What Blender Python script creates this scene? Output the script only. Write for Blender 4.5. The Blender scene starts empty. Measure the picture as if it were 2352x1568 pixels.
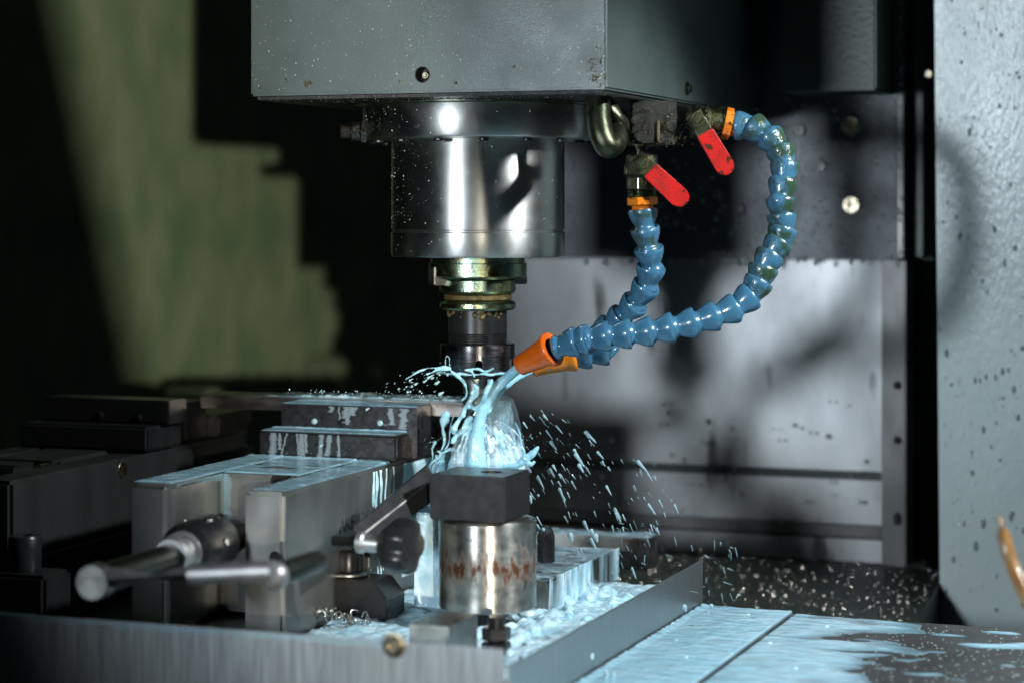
import bpy, bmesh, math, random
from mathutils import Vector, Matrix, noise

random.seed(7)
sc = bpy.context.scene
C = sc.collection

# ------------------------------------------------------------------ camera
TH = math.radians(20.36)              # machine axes are turned 20 degrees against the view axis
FPX, CX, HY, W = 5080.0, 1176.0, 488.0, 2352.0
ZC = 1.22                             # camera height; the machine table is at 0.9
FW = Vector((-math.sin(TH), math.cos(TH), 0))
RT = Vector((math.cos(TH), math.sin(TH), 0))
UP = Vector((0, 0, 1))
CAM = 0.02887 * RT - 1.88 * FW + Vector((0, 0, ZC))   # spindle axis stands at x = y = 0
cam_d = bpy.data.cameras.new('camera')
cam_o = bpy.data.objects.new('camera', cam_d)
C.objects.link(cam_o)
cam_o.location = CAM
cam_o.rotation_euler = (math.pi / 2, 0, TH)
cam_d.sensor_width = 36
cam_d.lens = 36 * FPX / W
cam_d.shift_y = -(784 - HY) / W
cam_d.clip_start = 0.05
cam_d.clip_end = 50
cam_d.dof.use_dof = True
cam_d.dof.focus_distance = 1.80
cam_d.dof.aperture_fstop = 3.3
cam_d.dof.aperture_blades = 7
sc.camera = cam_o

# ------------------------------------------------------------------ light and exposure
w = bpy.data.worlds.new('World')
sc.world = w
w.use_nodes = True
w.node_tree.nodes['Background'].inputs[0].default_value = (0.55, 0.7, 0.75, 1)
w.node_tree.nodes['Background'].inputs[1].default_value = 0.007


def spot(name, az, dist, h, aim, energy, col, size, blend, rad):
    """lamp at azimuth az (degrees, + = right of the camera) round the spindle"""
    a = math.radians(az)
    p = dist * (math.cos(a) * -FW + math.sin(a) * RT)
    d = bpy.data.lights.new(name, 'SPOT')
    d.energy = energy
    d.color = col
    d.spot_size = math.radians(size)
    d.spot_blend = blend
    d.shadow_soft_size = rad
    o = bpy.data.objects.new(name, d)
    C.objects.link(o)
    o.location = (p.x, p.y, ZC + h)
    v = Vector(aim) - o.location
    o.rotation_euler = v.to_track_quat('-Z', 'Y').to_euler()
    return o


# key lamp left of the camera, work lamp high on the right, weak lamp right of the camera
key_lamp = spot('key_lamp', -27, 2.00, 0.06, (0.955, 0.10, ZC + 0.10), 98, (0.80, 0.92, 1.0), 56, 0.09, 0.11)
work_lamp = spot('work_lamp', 56, 1.05, 0.48, (0.25, -0.10, ZC - 0.19), 82, (0.90, 0.98, 1.0), 45, 0.5, 0.035)
door_lamp = spot('door_lamp', 7, 3.60, 0.07, (-0.52, 0.4294, ZC + 0.0), 360, (1.0, 0.94, 0.78), 40, 0.1, 0.017)

sc.view_settings.view_transform = 'Standard'
sc.view_settings.look = 'None'
sc.view_settings.gamma = 1
sc.view_settings.exposure = 0
sc.render.engine = 'CYCLES'
sc.cycles.use_denoising = True
sc.cycles.max_bounces = 8
sc.cycles.transmission_bounces = 6
sc.cycles.caustics_reflective = False
sc.cycles.caustics_refractive = False
sc.cycles.sample_clamp_indirect = 4


# ------------------------------------------------------------------ helpers
def pt(x, y, X=None, Y=None, Z=None, D=None):
    """the world point seen at (x, y) of the 2352 px wide view on the plane X, Y, Z or at depth D (Z is relative to the camera)"""
    d = FW + (x - CX) / FPX * RT + (HY - y) / FPX * UP
    if D is not None:
        t = D
    elif X is not None:
        t = (X - CAM.x) / d.x
    elif Y is not None:
        t = (Y - CAM.y) / d.y
    else:
        t = Z / d.z
    return CAM + t * d


def tag(o, label=None, cat=None, group=None, kind=None):
    if label:
        o['label'] = label
    if cat:
        o['category'] = cat
    if group:
        o['group'] = group
    if kind:
        o['kind'] = kind
    return o


def thing(name, loc, label, cat, group=None):
    o = bpy.data.objects.new(name, None)
    o.empty_display_size = 0.02
    C.objects.link(o)
    o.location = loc
    return tag(o, label, cat, group)


def worldloc(o):
    v = Vector((0, 0, 0))
    while o is not None:
        v += o.location
        o = o.parent
    return v


def obj(name, bm, mat, parent=None, smooth=35):
    """links a bmesh given in world coordinates as one mesh object"""
    c = Vector((0, 0, 0))
    n = len(bm.verts)
    for v in bm.verts:
        c += v.co
    c /= max(1, n)
    c.z = min((v.co.z for v in bm.verts), default=0)
    bmesh.ops.translate(bm, verts=bm.verts, vec=-c)
    bmesh.ops.recalc_face_normals(bm, faces=bm.faces)
    me = bpy.data.meshes.new(name)
    bm.to_mesh(me)
    bm.free()
    me.materials.append(mat)
    if smooth:
        me.shade_smooth()
        if smooth < 180:
            me.set_sharp_from_angle(angle=math.radians(smooth))
    o = bpy.data.objects.new(name, me)
    C.objects.link(o)
    if parent is not None:
        o.parent = parent
        o.location = c - worldloc(parent)
    else:
        o.location = c
    return o


def add(bm, other):
    me = bpy.data.meshes.new('tmp')
    other.to_mesh(me)
    other.free()
    bm.from_mesh(me)
    bpy.data.meshes.remove(me)
    return bm


def box(x0, x1, y0, y1, z0, z1, bev=0.0012, seg=2):
    bm = bmesh.new()
    bmesh.ops.create_cube(bm, size=1)
    for v in bm.verts:
        v.co = Vector(((x0 + x1) / 2 + v.co.x * (x1 - x0), (y0 + y1) / 2 + v.co.y * (y1 - y0), (z0 + z1) / 2 + v.co.z * (z1 - z0)))
    if bev:
        bmesh.ops.bevel(bm, geom=list(bm.edges), offset=bev, segments=seg, affect='EDGES', clamp_overlap=True)
    return bm


def frame(d):
    d = d.normalized()
    a = Vector((0, 0, 1)) if abs(d.z) < 0.9 else Vector((1, 0, 0))
    s = d.cross(a).normalized()
    return s, s.cross(d).normalized(), d


def lathe(prof, p, d, seg=64, closed=True):
    """prof: (radius, distance along d) pairs"""
    bm = bmesh.new()
    s, t, d = frame(Vector(d))
    p = Vector(p)
    rings = []
    for r, h in prof:
        if r < 1e-6:
            rings.append([bm.verts.new(p + d * h)])
        else:
            rings.append([bm.verts.new(p + d * h + r * (math.cos(2 * math.pi * k / seg) * s + math.sin(2 * math.pi * k / seg) * t)) for k in range(seg)])
    for a, b in zip(rings, rings[1:]):
        for k in range(seg):
            k2 = (k + 1) % seg
            if len(a) == 1 and len(b) == 1:
                continue
            if len(a) == 1:
                bm.faces.new((a[0], b[k], b[k2]))
            elif len(b) == 1:
                bm.faces.new((a[k], b[0], a[k2]))
            else:
                bm.faces.new((a[k], b[k], b[k2], a[k2]))
    if closed:
        for ring in (rings[0], rings[-1]):
            if len(ring) > 1:
                bm.faces.new(ring)
    return bm


def cyl(p, d, r, h, seg=32, bev=0.0008, r2=None):
    r2 = r if r2 is None else r2
    return lathe([(r - bev, 0), (r, bev), (r2, h - bev), (r2 - bev, h)], p, d, seg)


def tube(path, rad, seg=10, cap=True):
    bm = bmesh.new()
    path = [Vector(p) for p in path]
    rings = []
    n = len(path)
    prev = None
    for i, p in enumerate(path):
        d = (path[min(i + 1, n - 1)] - path[max(i - 1, 0)]).normalized()
        if prev is None:
            s, t, _ = frame(d)
        else:
            s = (prev - d * prev.dot(d)).normalized()
            t = d.cross(s)
        prev = s
        r = rad[i] if isinstance(rad, (list, tuple)) else rad
        rings.append([bm.verts.new(p + r * (math.cos(2 * math.pi * k / seg) * s + math.sin(2 * math.pi * k / seg) * t)) for k in range(seg)])
    for a, b in zip(rings, rings[1:]):
        for k in range(seg):
            k2 = (k + 1) % seg
            bm.faces.new((a[k], b[k], b[k2], a[k2]))
    if cap:
        bm.faces.new(rings[0])
        bm.faces.new(rings[-1])
    return bm


def prism(poly, d, bev=0.0):
    """poly: world points of one face; d: extrusion vector"""
    bm = bmesh.new()
    a = [bm.verts.new(p) for p in poly]
    b = [bm.verts.new(Vector(p) + Vector(d)) for p in poly]
    bm.faces.new(a)
    bm.faces.new(b)
    n = len(a)
    for i in range(n):
        bm.faces.new((a[i], a[(i + 1) % n], b[(i + 1) % n], b[i]))
    if bev:
        bmesh.ops.bevel(bm, geom=list(bm.edges), offset=bev, segments=2, affect='EDGES', clamp_overlap=True)
    return bm


def cut(bm, *cutters):
    """boolean difference, returned as a bmesh"""
    me = bpy.data.meshes.new('a')
    bm.to_mesh(me)
    bm.free()
    o = bpy.data.objects.new('a', me)
    C.objects.link(o)
    tmp = [o]
    for cb in cutters:
        bmesh.ops.recalc_face_normals(cb, faces=cb.faces)
        m2 = bpy.data.meshes.new('b')
        cb.to_mesh(m2)
        cb.free()
        o2 = bpy.data.objects.new('b', m2)
        C.objects.link(o2)
        tmp.append(o2)
        md = o.modifiers.new('b', 'BOOLEAN')
        md.operation = 'DIFFERENCE'
        md.object = o2
        md.solver = 'EXACT'
    dg = bpy.context.evaluated_depsgraph_get()
    out = bmesh.new()
    out.from_mesh(o.evaluated_get(dg).to_mesh())
    for t in tmp:
        m = t.data
        bpy.data.objects.remove(t)
        bpy.data.meshes.remove(m)
    return out


def remesh(bm, voxel, smooth=3, disp=0.0, scale=60.0):
    """fuses overlapping shapes into one skin"""
    me = bpy.data.meshes.new('a')
    bmesh.ops.recalc_face_normals(bm, faces=bm.faces)
    bm.to_mesh(me)
    bm.free()
    o = bpy.data.objects.new('a', me)
    C.objects.link(o)
    md = o.modifiers.new('r', 'REMESH')
    md.mode = 'VOXEL'
    md.voxel_size = voxel
    if smooth:
        s = o.modifiers.new('s', 'SMOOTH')
        s.iterations = smooth
        s.factor = 0.5
    dg = bpy.context.evaluated_depsgraph_get()
    out = bmesh.new()
    out.from_mesh(o.evaluated_get(dg).to_mesh())
    bpy.data.objects.remove(o)
    bpy.data.meshes.remove(me)
    if disp:
        out.normal_update()
        for v in out.verts:
            q = v.co * scale
            v.co += v.normal * disp * (noise.noise(q) + 0.5 * noise.noise(q * 2.3))
    return out


def blob(c, r, stretch=None, sub=2):
    bm = bmesh.new()
    bmesh.ops.create_icosphere(bm, subdivisions=sub, radius=1)
    for v in bm.verts:
        q = v.co.copy()
        if stretch is not None:
            v.co = q * r + stretch * q.dot(stretch.normalized())
        else:
            v.co = q * r
        v.co += Vector(c)
    return bm


# ------------------------------------------------------------------ materials
def mat(name, col, metal=0.0, rough=0.4, col2=None, nscale=30.0, stretch=(1, 1, 1), lo=0.4, hi=0.65, rvar=0.0, bump=0.0, bscale=200.0,
        coat=0.0, trans=0.0, ior=1.45, spec=0.5, detail=4.0, aniso=0.0, sss=0.0, bstretch=None, extra=None):
    m = bpy.data.materials.new(name)
    m.use_nodes = True
    nt = m.node_tree
    b = nt.nodes['Principled BSDF']
    b.inputs['Base Color'].default_value = (*col, 1)
    b.inputs['Metallic'].default_value = metal
    b.inputs['Roughness'].default_value = rough
    b.inputs['IOR'].default_value = ior
    b.inputs['Specular IOR Level'].default_value = spec
    b.inputs['Transmission Weight'].default_value = trans
    b.inputs['Coat Weight'].default_value = coat
    b.inputs['Coat Roughness'].default_value = 0.06
    b.inputs['Anisotropic'].default_value = aniso
    if sss:
        b.inputs['Subsurface Weight'].default_value = sss
        b.inputs['Subsurface Radius'].default_value = (0.5, 0.9, 1.0)
        b.inputs['Subsurface Scale'].default_value = 0.006
    geo = nt.nodes.new('ShaderNodeNewGeometry')

    def nz(scale, st, det):
        mp = nt.nodes.new('ShaderNodeMapping')
        mp.inputs['Scale'].default_value = st
        nt.links.new(geo.outputs['Position'], mp.inputs['Vector'])
        n = nt.nodes.new('ShaderNodeTexNoise')
        n.inputs['Scale'].default_value = scale
        n.inputs['Detail'].default_value = det
        nt.links.new(mp.outputs[0], n.inputs['Vector'])
        return n.outputs['Fac']

    def ramp(src, a, c):
        r = nt.nodes.new('ShaderNodeMapRange')
        r.inputs['From Min'].default_value = a
        r.inputs['From Max'].default_value = c
        nt.links.new(src, r.inputs['Value'])
        return r.outputs[0]

    def mix(fac, a, c):
        x = nt.nodes.new('ShaderNodeMix')
        x.data_type = 'RGBA'
        nt.links.new(fac, x.inputs['Factor'])
        for sk, val in ((x.inputs[6], a), (x.inputs[7], c)):
            if isinstance(val, tuple):
                sk.default_value = (*val, 1)
            else:
                nt.links.new(val, sk)
        return x.outputs[2]

    colsock = None
    if col2:
        colsock = mix(ramp(nz(nscale, stretch, detail), lo, hi), tuple(col), tuple(col2))
        nt.links.new(colsock, b.inputs['Base Color'])
    if rvar:
        r = nt.nodes.new('ShaderNodeMapRange')
        r.inputs['From Min'].default_value = 0.3
        r.inputs['From Max'].default_value = 0.7
        r.inputs['To Min'].default_value = max(0.02, rough - rvar)
        r.inputs['To Max'].default_value = rough + rvar
        nt.links.new(nz(nscale * 1.7, stretch, detail), r.inputs['Value'])
        nt.links.new(r.outputs[0], b.inputs['Roughness'])
    if bump:
        bp = nt.nodes.new('ShaderNodeBump')
        bp.inputs['Strength'].default_value = bump
        bp.inputs['Distance'].default_value = 0.002
        nt.links.new(nz(bscale, bstretch or (1, 1, 1), 3), bp.inputs['Height'])
        nt.links.new(bp.outputs[0], b.inputs['Normal'])
    if aniso:
        b.inputs['Anisotropic Rotation'].default_value = 0.25
        tg = nt.nodes.new('ShaderNodeTangent')
        tg.direction_type = 'RADIAL'
        tg.axis = 'Z'
        nt.links.new(tg.outputs[0], b.inputs['Tangent'])
    if extra:
        extra(nt, b, geo, nz, ramp, mix, colsock)
    return m


def grime(colour, scale, lo, hi, stretch=(1, 1, 1), rough=None):
    """patches of dirt over the base colour"""
    def f(nt, b, geo, nz, ramp, mix, cs):
        fac = ramp(nz(scale, stretch, 6), lo, hi)
        base = cs if cs is not None else tuple(b.inputs['Base Color'].default_value)[:3]
        nt.links.new(mix(fac, base, colour), b.inputs['Base Color'])
        mm = nt.nodes.new('ShaderNodeMath')
        mm.operation = 'MULTIPLY_ADD'
        mm.inputs[1].default_value = -b.inputs['Metallic'].default_value * 0.8
        mm.inputs[2].default_value = b.inputs['Metallic'].default_value
        nt.links.new(fac, mm.inputs[0])
        nt.links.new(mm.outputs[0], b.inputs['Metallic'])
    return f


def rust_band(z0):
    """rust ring at one height plus loose rust specks"""
    def f(nt, b, geo, nz, ramp, mix, cs):
        sep = nt.nodes.new('ShaderNodeSeparateXYZ')
        nt.links.new(geo.outputs['Position'], sep.inputs[0])
        d = nt.nodes.new('ShaderNodeMath')
        d.operation = 'SUBTRACT'
        nt.links.new(sep.outputs['Z'], d.inputs[0])
        d.inputs[1].default_value = z0
        a = nt.nodes.new('ShaderNodeMath')
        a.operation = 'ABSOLUTE'
        nt.links.new(d.outputs[0], a.inputs[0])
        s = nt.nodes.new('ShaderNodeMath')          # noise minus distance from the ring
        s.operation = 'MULTIPLY_ADD'
        s.inputs[1].default_value = -17.0
        nt.links.new(a.outputs[0], s.inputs[0])
        nt.links.new(nz(190, (1, 1, 0.45), 8), s.inputs[2])
        fac = ramp(s.outputs[0], 0.30, 0.52)
        nt.links.new(mix(fac, cs, (0.075, 0.026, 0.012)), b.inputs['Base Color'])
        mm = nt.nodes.new('ShaderNodeMath')
        mm.operation = 'MULTIPLY_ADD'
        mm.inputs[1].default_value = -0.85
        mm.inputs[2].default_value = 0.95
        nt.links.new(fac, mm.inputs[0])
        nt.links.new(mm.outputs[0], b.inputs['Metallic'])
    return f


M = {}
M['paint'] = mat('grey_machine_paint', (0.080, 0.102, 0.098), 0, 0.34, (0.064, 0.085, 0.080), 14, bump=0.12, bscale=900, rvar=0.08,
                 extra=grime((0.07, 0.06, 0.025), 70, 0.73, 0.77))
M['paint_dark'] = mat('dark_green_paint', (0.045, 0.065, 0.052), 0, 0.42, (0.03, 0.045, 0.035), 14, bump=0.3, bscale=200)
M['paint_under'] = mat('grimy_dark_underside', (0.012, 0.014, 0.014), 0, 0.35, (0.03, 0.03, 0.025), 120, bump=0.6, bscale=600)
M['green_wall'] = mat('green_enclosure_paint', (0.47, 0.56, 0.35), 0, 0.6, (0.25, 0.40, 0.22), 11, (1, 1.2, 0.8), 0.34, 0.66, detail=8,
                      extra=grime((0.05, 0.06, 0.03), 40, 0.70, 0.76))
M['right_wall'] = mat('wet_grey_green_enclosure_paint', (0.60, 0.68, 0.665), 0, 0.28, (0.52, 0.61, 0.595), 8, (1, 1, 0.4), bump=0.30, bscale=260,
                      bstretch=(1.3, 1, 0.4), rvar=0.05, spec=0.7)
M['dark_wall'] = mat('dark_machine_bed', (0.020, 0.030, 0.026), 0.1, 0.45, (0.035, 0.042, 0.036), 60, bump=0.4, bscale=300)
M['barrel'] = mat('ground_steel_spindle', (0.50, 0.50, 0.49), 1, 0.36, aniso=0.75, col2=(0.46, 0.46, 0.42), nscale=35, bump=0.03, bscale=1500, rvar=0.05,
                  extra=grime((0.16, 0.19, 0.08), 60, 0.68, 0.90))
M['oily'] = mat('oily_greenish_steel', (0.22, 0.30, 0.24), 1, 0.24, (0.30, 0.30, 0.15), 60, bump=0.15, bscale=700, rvar=0.08)
M['greasy'] = mat('brown_greasy_steel', (0.10, 0.07, 0.025), 0.5, 0.35, (0.18, 0.13, 0.05), 160, bump=0.6, bscale=900)
M['black_steel'] = mat('black_oxide_steel', (0.022, 0.022, 0.024), 0.5, 0.30, (0.028, 0.027, 0.027), 60, bump=0.03, bscale=1100, rvar=0.04)
M['jaw_steel'] = mat('dark_ground_jaw_steel', (0.085, 0.083, 0.088), 0.85, 0.27, (0.065, 0.062, 0.064), 120, (1, 1, 1), bump=0.08, bscale=1000, rvar=0.05)
M['nut_steel'] = mat('dark_polished_collet_nut', (0.14, 0.13, 0.135), 1, 0.28, aniso=0.7, col2=(0.09, 0.085, 0.09), nscale=50, stretch=(1, 1, 6), bump=0.04, bscale=800, rvar=0.06)
M['steel'] = mat('bright_machined_steel', (0.42, 0.42, 0.40), 1, 0.34, (0.32, 0.31, 0.29), 45, (1, 1, 1), bump=0.06, bscale=900, rvar=0.08)
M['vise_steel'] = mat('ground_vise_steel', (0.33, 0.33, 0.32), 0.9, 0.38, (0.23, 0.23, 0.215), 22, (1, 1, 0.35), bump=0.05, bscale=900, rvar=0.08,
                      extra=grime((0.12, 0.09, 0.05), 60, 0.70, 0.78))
M['vise_shaded'] = mat('shade_toned_vise_steel', (0.075, 0.078, 0.078), 0.8, 0.42, (0.055, 0.057, 0.056), 22, (1, 1, 0.35), bump=0.05, bscale=900)  # vise steel darkened to put the second vise's shade into the colour
M['post'] = mat('rusting_turned_steel', (0.46, 0.45, 0.42), 0.95, 0.33, (0.30, 0.28, 0.25), 70, (1, 1, 1.4), 0.4, 0.62, aniso=0.75, rvar=0.07, bump=0.05, bscale=900,
                extra=rust_band(ZC - 0.2706))
M['tray'] = mat('brushed_sheet_steel', (0.36, 0.38, 0.39), 0.9, 0.36, (0.29, 0.31, 0.32), 220, (1, 1, 0.05), 0.3, 0.7, rvar=0.05, extra=grime((0.16, 0.17, 0.17), 30, 0.60, 0.75, (1, 1, 0.25)))
M['cover'] = mat('stainless_way_cover', (0.29, 0.29, 0.295), 0.85, 0.40, (0.19, 0.19, 0.195), 11, (1, 1, 0.5), rvar=0.05,
                 extra=grime((0.06, 0.06, 0.06), 22, 0.62, 0.72, (1.5, 1, 0.35)))
M['cover_dark'] = mat('worn_dark_cover_strip', (0.11, 0.105, 0.105), 0.7, 0.42, (0.07, 0.07, 0.07), 18, (1, 1, 0.4), rvar=0.06)
M['plate'] = mat('dark_wet_carriage_plate', (0.065, 0.070, 0.080), 0.2, 0.40, (0.045, 0.050, 0.058), 14, bump=0.3, bscale=260, rvar=0.06)
M['bar'] = mat('milled_workpiece_steel', (0.42, 0.39, 0.37), 1, 0.32, (0.26, 0.23, 0.22), 50, (0.4, 1, 1.5), rvar=0.08)
M['blue'] = mat('blue_hose_plastic', (0.048, 0.155, 0.255), 0, 0.28, (0.040, 0.135, 0.225), 30, bump=0.05, bscale=800, coat=0.7, spec=0.5)
M['blue_oily'] = mat('blue_hose_plastic_oily', (0.048, 0.145, 0.235), 0, 0.20, (0.03, 0.06, 0.035), 75, (1, 1, 1), 0.44, 0.6, bump=0.35, bscale=500, coat=0.6)
M['orange'] = mat('orange_nozzle_plastic', (0.78, 0.135, 0.006), 0, 0.33, (0.62, 0.10, 0.006), 50, coat=0.2)
M['orange_light'] = mat('yellow_orange_nozzle_plastic', (0.85, 0.25, 0.01), 0, 0.33, (0.75, 0.20, 0.008), 50, coat=0.2)
M['orange_dirty'] = mat('orange_connector_plastic', (0.75, 0.20, 0.01), 0, 0.35, (0.55, 0.13, 0.01), 60, coat=0.2, extra=grime((0.05, 0.02, 0.005), 150, 0.56, 0.62))
M['red'] = mat('red_lever_sleeve', (0.55, 0.010, 0.008), 0, 0.40, (0.38, 0.012, 0.010), 90, 
               bump=0.3, bscale=700, spec=0.25, extra=grime((0.06, 0.015, 0.005), 130, 0.58, 0.66))
M['brass'] = mat('oily_brass_valve', (0.06, 0.055, 0.025), 0.9, 0.24, (0.02, 0.028, 0.016), 90, bump=0.5, bscale=900, coat=0.5)
M['valve_dark'] = mat('oily_black_manifold', (0.006, 0.006, 0.005), 0.2, 0.24, (0.020, 0.016, 0.006), 120, bump=0.7, bscale=900, coat=0.7)
M['conduit'] = mat('oily_braided_conduit', (0.10, 0.105, 0.07), 0.9, 0.30, (0.045, 0.055, 0.035), 80, bump=0.2, bscale=900)
M['bolt'] = mat('zinc_bolt', (0.50, 0.45, 0.34), 1, 0.28, (0.30, 0.25, 0.16), 150, rvar=0.06)
M['hub'] = mat('dull_hub_steel', (0.09, 0.10, 0.085), 1, 0.34, (0.06, 0.07, 0.055), 60, rvar=0.05)
M['handle'] = mat('satin_handle_steel', (0.52, 0.51, 0.52), 0.9, 0.42, (0.44, 0.43, 0.43), 60, rvar=0.05)
M['hole'] = mat('dark_hole', (0.008, 0.006, 0.005), 0, 0.6)
M['ink'] = mat('etched_lettering', (0.06, 0.06, 0.055), 0.3, 0.5)
M['milk'] = mat('milky_cyan_coolant', (0.56, 0.76, 0.82), 0, 0.10, (0.46, 0.70, 0.78), 60, coat=0.3, sss=0.35, ior=1.36)
M['jet'] = mat('cyan_coolant_jet', (0.27, 0.54, 0.66), 0, 0.07, (0.40, 0.66, 0.77), 60, coat=0.4, sss=0.3, ior=1.36)
M['splash'] = mat('splashing_coolant', (0.66, 0.82, 0.91), 0, 0.05, (0.32, 0.60, 0.73), 85, (1, 1, 0.5), 0.40, 0.62, coat=0.5, sss=0.3, ior=1.36, bump=0.35, bscale=420)
M['veil'] = mat('translucent_coolant_veil', (0.78, 0.90, 0.95), 0, 0.05, bump=0.9, bscale=230, bstretch=(1, 1, 0.5), coat=0.6)
M['veil'].node_tree.nodes['Principled BSDF'].inputs['Alpha'].default_value = 0.24


def see_through(m, lo_, hi_, a0):
    """a thin layer of coolant lets the surface below show"""
    nt = m.node_tree
    at = nt.nodes.new('ShaderNodeAttribute')
    at.attribute_name = 'thickness'
    r = nt.nodes.new('ShaderNodeMapRange')
    r.inputs['From Min'].default_value = lo_
    r.inputs['From Max'].default_value = hi_
    r.inputs['To Min'].default_value = a0
    nt.links.new(at.outputs['Fac'], r.inputs['Value'])
    nt.links.new(r.outputs[0], nt.nodes['Principled BSDF'].inputs['Alpha'])


M['wash'] = mat('thin_milky_wash', (0.55, 0.68, 0.78), 0, 0.15)
see_through(M['wash'], 0.05, 0.20, 0.0)
for nd_ in M['wash'].node_tree.nodes:
    if nd_.type == 'MAP_RANGE' and nd_.inputs['From Max'].default_value < 0.3:
        nd_.inputs['To Max'].default_value = 0.42
M['film'] = mat('coolant_film', (0.41, 0.66, 0.79), 0, 0.08, (0.31, 0.58, 0.72), 40, (1, 1, 1), 0.35, 0.7, coat=0.3, bump=0.25, bscale=130, bstretch=(1, 2.4, 1), ior=1.36)
M['foam'] = mat('foaming_coolant', (0.60, 0.79, 0.88), 0, 0.14, (0.38, 0.64, 0.77), 70, bump=0.7, bscale=260, coat=0.3, ior=1.36)
see_through(M['film'], 0.0, 1.7, 0.15)
M['sheet'] = mat('foaming_coolant_sheet', (0.60, 0.79, 0.88), 0, 0.12, (0.38, 0.64, 0.77), 70, bump=0.5, bscale=260, coat=0.3, ior=1.36)
see_through(M['sheet'], 0.0, 2.2, 0.15)
M['drop'] = mat('coolant_drops', (0.55, 0.80, 0.86), 0, 0.07, trans=0.45, ior=1.33, coat=0.4)
M['clear'] = mat('clear_wet_drops', (0.42, 0.50, 0.49), 0, 0.05, trans=0.45, ior=1.33, coat=0.4)
M['mist'] = mat('pale_mist_drops', (0.62, 0.68, 0.70), 0, 0.08, coat=0.5)
M['oil'] = mat('brown_oil_drops', (0.10, 0.075, 0.02), 0.3, 0.05, coat=1.0)
M['chip'] = mat('bright_metal_chips', (0.62, 0.58, 0.52), 1, 0.16)
M['amber'] = mat('amber_plastic_hose', (0.32, 0.16, 0.045), 0, 0.3, (0.24, 0.11, 0.03), 60, coat=0.4)


def z(v):
    return ZC + v


# ------------------------------------------------------------------ setting: enclosure walls behind the machine
o = obj('wall_left', box(-0.93, -0.90, -0.4, 3.2, z(-0.95), z(0.7), 0), M['green_wall'])
tag(o, 'green painted enclosure wall behind the left half', kind='structure')
WX, WTZ, WTX = pt(2150, 500, Y=0.36).x, math.tan(math.radians(3.2)), math.tan(math.radians(2.0))


def wall_y(x_, z_):
    # the right panel leans forward at the top and is turned a little to the left
    return 0.36 - (z_ - ZC) * WTZ + (x_ - WX) * -WTX


bm = box(WX, 0.95, 0.36, 0.39, z(-0.75), z(0.45), 0.002)
for v in bm.verts:
    v.co.y += wall_y(v.co.x, v.co.z) - 0.36
o = obj('wall_right', bm, M['right_wall'])
tag(o, 'wet grey green enclosure panel on the right', kind='structure')
o = obj('wall_back', box(-0.20, 0.95, 0.56, 0.60, z(-0.75), z(0.45), 0), M['dark_wall'])
tag(o, 'dark machine bed behind the covers', kind='structure')

# unseen flags added behind the camera to trim the beam on the left wall
LD = door_lamp.location
t = thing('light_flags', LD, 'lamp housing out of view with two flags added to shape its light', 'light flag')
obj('lamp_housing', cyl(LD - (Vector((-0.52, 0.43, ZC)) - LD).normalized() * 0.06, (Vector((-0.52, 0.43, ZC)) - LD).normalized(), 0.03, 0.05, 24), M['dark_wall'], t)
for (ea, eb, sgn) in ((pt(112, -120, X=-0.9), pt(350, 990, X=-0.9), -1), (pt(960, -100, D=1.8), pt(1150, 1000, D=1.8), 1)):
    ea, eb = ea.lerp(eb, -0.8), ea.lerp(eb, 2.2)
    a = LD + (ea - LD) * (1.45 / (ea - LD).dot(FW))
    b = LD + (eb - LD) * (1.45 / (eb - LD).dot(FW))
    sd_ = RT * sgn * 0.9
    obj('light_flag', prism([a, b, b + sd_, a + sd_], FW * 0.002, 0), M['dark_wall'], t, 0)
o = obj('chip_pan', prism([Vector((-0.2, 0.10, z(-0.392))), Vector((-0.2, 0.425, z(-0.349))), Vector((-0.2, 0.425, z(-0.40))), Vector((-0.2, 0.10, z(-0.40)))], (0.527, 0, 0), 0), M['dark_wall'], None, 0)
tag(o, 'dark sloping chip pan below the way cover', kind='structure')

# ------------------------------------------------------------------ spindle head
HX0, HX1, HY0, HY1, HZ = -0.1443, 0.1599, -0.14, 0.36, z(0.0943)
t = thing('headstock', (0, 0, HZ), 'big grey painted spindle head housing hanging from the top edge', 'machine head')
hp = pt(970, 172, Y=HY0)
hole = lathe([(0.0065, -0.02), (0.0065, 0.012)], hp, (0, 1, 0), 32)
h = obj('housing', cut(box(HX0, HX1, HY0, HY1, HZ, z(0.36), 0.0018), hole), M['paint'], t)
s = obj('hole_lining', lathe([(0.0064, 0.0115), (0.0064, 0.0005), (0.0060, 0.0005), (0.0060, 0.0112), (0, 0.0112)], hp, (0, 1, 0), 32, False), M['hole'], h)
s = obj('cap_screw', add(cyl(hp + Vector((0.0015, 0.002, -0.0005)), (0, 1, 0), 0.0032, 0.008, 20), cyl(hp + Vector((0.0015, 0.0005, -0.0005)), (0, 1, 0), 0.0018, 0.004, 6, 0.0003)), M['bolt'], t)
for (x, y, r) in ((1577, 204, 0.0060), (1733, 247, 0.0045)):
    p = pt(x, y, X=HX1)
    bm = add(cyl(p, (1, 0, 0), r, 0.0012, 28, 0.0003), lathe([(r * .7, 0.0012), (r * .68, 0.0028), (r * .5, 0.0042), (0, 0.0046)], p, (1, 0, 0), 24))
    obj('side_screw', bm, M['brass'], t)
u = obj('underside_plate', box(HX0 + 0.004, HX1 - 0.004, HY0 + 0.004, HY1 - 0.01, HZ - 0.003, HZ - 0.0004, 0.0006), M['paint_under'], t)

# ------------------------------------------------------------------ spindle


def zy(y, D=1.88):
    return -(y - HY) * D / FPX


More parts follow.
